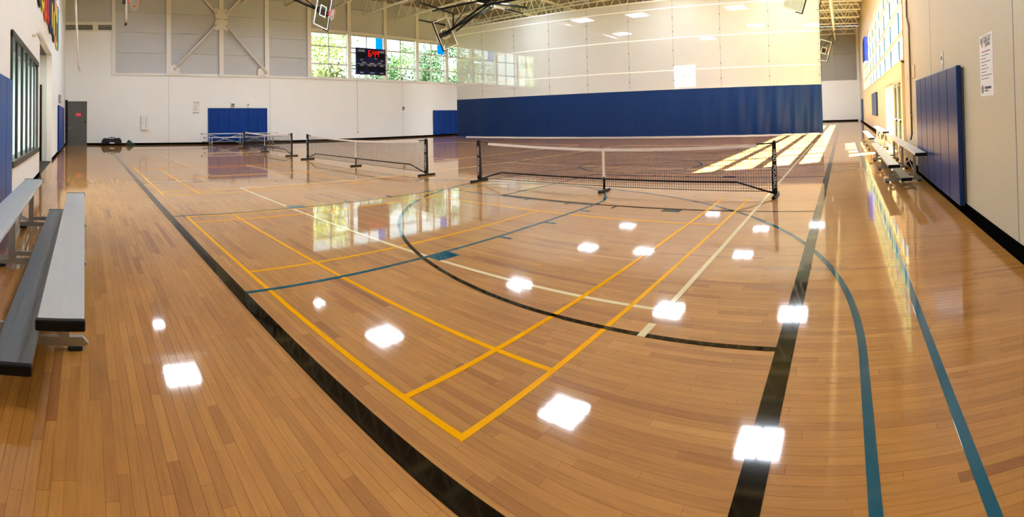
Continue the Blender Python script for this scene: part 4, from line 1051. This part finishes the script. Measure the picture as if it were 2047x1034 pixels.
backstop('folded hoop cut off by the top edge, before the right end of the curtain', (-1.85, 24.5, 7.35), (0.10, -0.99, 0), (0.95, 0.1, -0.30), [(-4.6, 24.6, 9.2), (-4.9, 25.4, 9.3)])
backstop('distant folded hoop in the gap right of the curtain', (-1.25, 43.0, 6.6), (0.1, -0.99, 0), (0.95, 0.1, -0.28), [(-3.6, 43.2, 8.6), (-0.6, 43.4, 8.5), (-2.0, 43.4, 9.2)])
backstop('folded hoop whose edge shows at the top of the curtain end', (-1.55, 35.0, 9.55), (0.1, -0.99, 0), (0.95, 0.1, -0.25), [(-3.8, 35.2, 10.6), (-4.2, 35.6, 10.6)])

# rig of black pipes under the roof by the curtain
t = thing('backstop_rig', 'black pipe frame under the roof above the left end of the curtain', 'pipe frame', (-20.9, 20.1, 7.1))
for a, b, r_ in (((-21.48, 17.96, 8.32), (-20.91, 20.09, 7.85), .05), ((-22.48, 19.87, 8.25), (-19.76, 21.23, 8.58), .06), ((-20.89, 20.12, 7.85), (-20.9, 20.11, 7.09), .05), ((-20.78, 20.23, 6.79), (-20.05, 22.31, 8.49), .055), ((-20.71, 20.3, 7.09), (-20.48, 23.27, 8.65), .055),
                 ((-19.83, 21.16, 8.58), (-21.61, 28.3, 9.6), .08), ((-19.61, 21.37, 8.27), (-15.51, 22.1, 8.4), .07), ((-23.03, 19.22, 7.7), (-21.23, 19.76, 7.16), .05), ((-21.1, 25.3, 8.95), (-21.86, 28.2, 9.2), .07), ((-20.05, 22.31, 8.49), (-20.48, 23.27, 8.65), .06), ((-19.76, 21.23, 8.58), (-16.5, 25.0, 9.0), .06)):
    MB().tube([a[0] + 20.9, a[1] - 20.1, a[2] - 7.1], [b[0] + 20.9, b[1] - 20.1, b[2] - 7.1], r_, 8).build('pipe', M_black, t, True)
for a in ((-19.8, 21.2, 8.5), (-20.4, 23.2, 8.6), (-16.5, 25.0, 9.0), (-21.5, 28.0, 9.5), (-15.6, 22.1, 8.4)): MB().tube((a[0] + 20.9, a[1] - 20.1, a[2] - 7.1), (a[0] + 20.9, a[1] - 20.1, TOP - 7.12), 0.04, 8).build('drop_pipe', M_black, t, True)

# things on the end wall, seen through the mesh
t = thing('exit_sign', 'red lit exit sign on the far end wall, seen through the curtain', 'exit sign', (-29.6, WD - 0.06, 6.35))
MB().rbox(-0.35, 0.35, -0.1, 0, 0, 0.3, 0.02).build('housing', M_white, t); MB().box(-0.32, 0.32, -0.105, -0.1, 0.03, 0.27).build('sign_face', mat('exit_face', (250, 236, 232), 0.5), t)
text('EXIT', 0.26, M_exit, t, (0, -0.107, 0.15), '-y')
t = bpy.data.objects.new('door_4', None); COL.objects.link(t); t.location = (-29.6, WD - 0.06, 4.4); tag(t, 'grey upper door under the exit sign on the far end wall', 'door', kind='structure')
MB().box(-0.9, 0.9, -0.05, 0, 0, 1.85).build('door_leaf', M_grey, t); MB().tube((0.7, -0.05, 0.9), (0.7, -0.12, 0.9), 0.04, 8).build('door_handle', M_galv, t)
t = bpy.data.objects.new('window_11', None); COL.objects.link(t); t.location = (-19.0, WD - 0.06, 4.6); tag(t, 'bright window on the far end wall, glowing through the curtain', 'window', kind='structure')
MB().box(-1.5, 1.5, -0.03, 0, 0, 2.8).build('pane', emitter('bright_daylight_pane', (246, 250, 236), 2.6), t)  # pane emits its own glow in place of daylight from outside
for a in (-1.5, 0, 1.42): MB().box(a, a + 0.08, -0.06, -0.03, 0, 2.8).build('mullion', M_winfr, t)
for z in (0, 1.35, 2.72): MB().box(-1.5, 1.5, -0.06, -0.03, z, z + 0.08).build('transom', M_winfr, t)

# ------------------------------------------------------------------ trees outside
M_bark = mat('bark_grey', (150, 140, 122), 0.9, var=0.2, scale=6)
def leaf_mat(nm, c1, c2):
    m = bpy.data.materials.new(nm); m.use_nodes = True
    t_ = m.node_tree; b = t_.nodes['Principled BSDF']; L = t_.links.new
    geo = t_.nodes.new('ShaderNodeNewGeometry'); r_ = t_.nodes.new('ShaderNodeValToRGB'); L(geo.outputs['Random Per Island'], r_.inputs[0])
    r_.color_ramp.elements[0].color = lin(c1); r_.color_ramp.elements[1].color = lin(c2)
    L(r_.outputs[0], b.inputs['Base Color']); b.inputs['Roughness'].default_value = 0.6
    tl = t_.nodes.new('ShaderNodeBsdfTranslucent'); L(r_.outputs[0], tl.inputs[0])
    mx = t_.nodes.new('ShaderNodeMixShader'); mx.inputs[0].default_value = 0.4
    L(b.outputs[0], mx.inputs[1]); L(tl.outputs[0], mx.inputs[2]); L(mx.outputs[0], t_.nodes['Material Output'].inputs[0])
    return m
LM = [leaf_mat('leaf_green', (36, 60, 26), (84, 108, 52)), leaf_mat('leaf_yellow_green', (66, 84, 34), (136, 142, 72)), leaf_mat('leaf_dark', (20, 40, 20), (56, 80, 42))]
def tree(x, y, h, rad, kind, nl, label):
    t = thing('tree', label, 'tree', (x, y, -0.1), 0, 'trees outside the far windows')
    tk = MB(); tk.tube((0, 0, 0), (0.1, 0.1, h * 0.55), 0.22, 8, 0.13)
    blobs = []
    for k in range(11):
        an = random.uniform(0, 2 * pi); rr = rad * random.uniform(0.25, 0.85); z = h * random.uniform(0.42, 0.95)
        c = (rr * cos(an), rr * sin(an), z); blobs.append(c)
        tk.tube((0.1, 0.1, h * random.uniform(0.3, 0.55)), c, 0.08, 6, 0.02)
    tk.build('trunk', M_bark, t)
    lf = MB()
    for k in range(nl):
        c = random.choice(blobs); s = rad * 0.42
        p = Vector((c[0] + random.gauss(0, s * 0.6), c[1] + random.gauss(0, s * 0.6), c[2] + random.gauss(0, s * 0.5)))
        a = Vector((random.gauss(0, 1), random.gauss(0, 1), random.gauss(0, 1))).normalized(); b = a.orthogonal().normalized(); z = random.uniform(0.10, 0.2)
        i = len(lf.v); lf.v += [tuple(p - a * z), tuple(p + b * z * 0.5), tuple(p + a * z), tuple(p - b * z * 0.5)]; lf.f.append((i, i + 1, i + 2, i + 3))
    lf.build('foliage', LM[kind], t)
tree(-38.6, 19.9, 9.6, 3.0, 1, 4200, 'yellow-green tree outside the window left of the scoreboard')
tree(-38.5, 27.0, 7.2, 2.4, 2, 2200, 'dark low tree outside, its leaves showing under the scoreboard')
tree(-53.0, 40.0, 12.4, 2.9, 0, 3000, 'grey-green tree outside, right of the scoreboard')
tree(-40.0, 36.2, 10.6, 3.0, 2, 4200, 'dense dark green tree outside, left of the curtain edge')
tree(-44.0, 45.5, 10.0, 3.2, 0, 3600, 'leafy tree outside, at the edge of the curtain')
tree(-38.0, 51.5, 10.0, 3.0, 1, 2400, 'pale tree outside, seen through the curtain mesh')
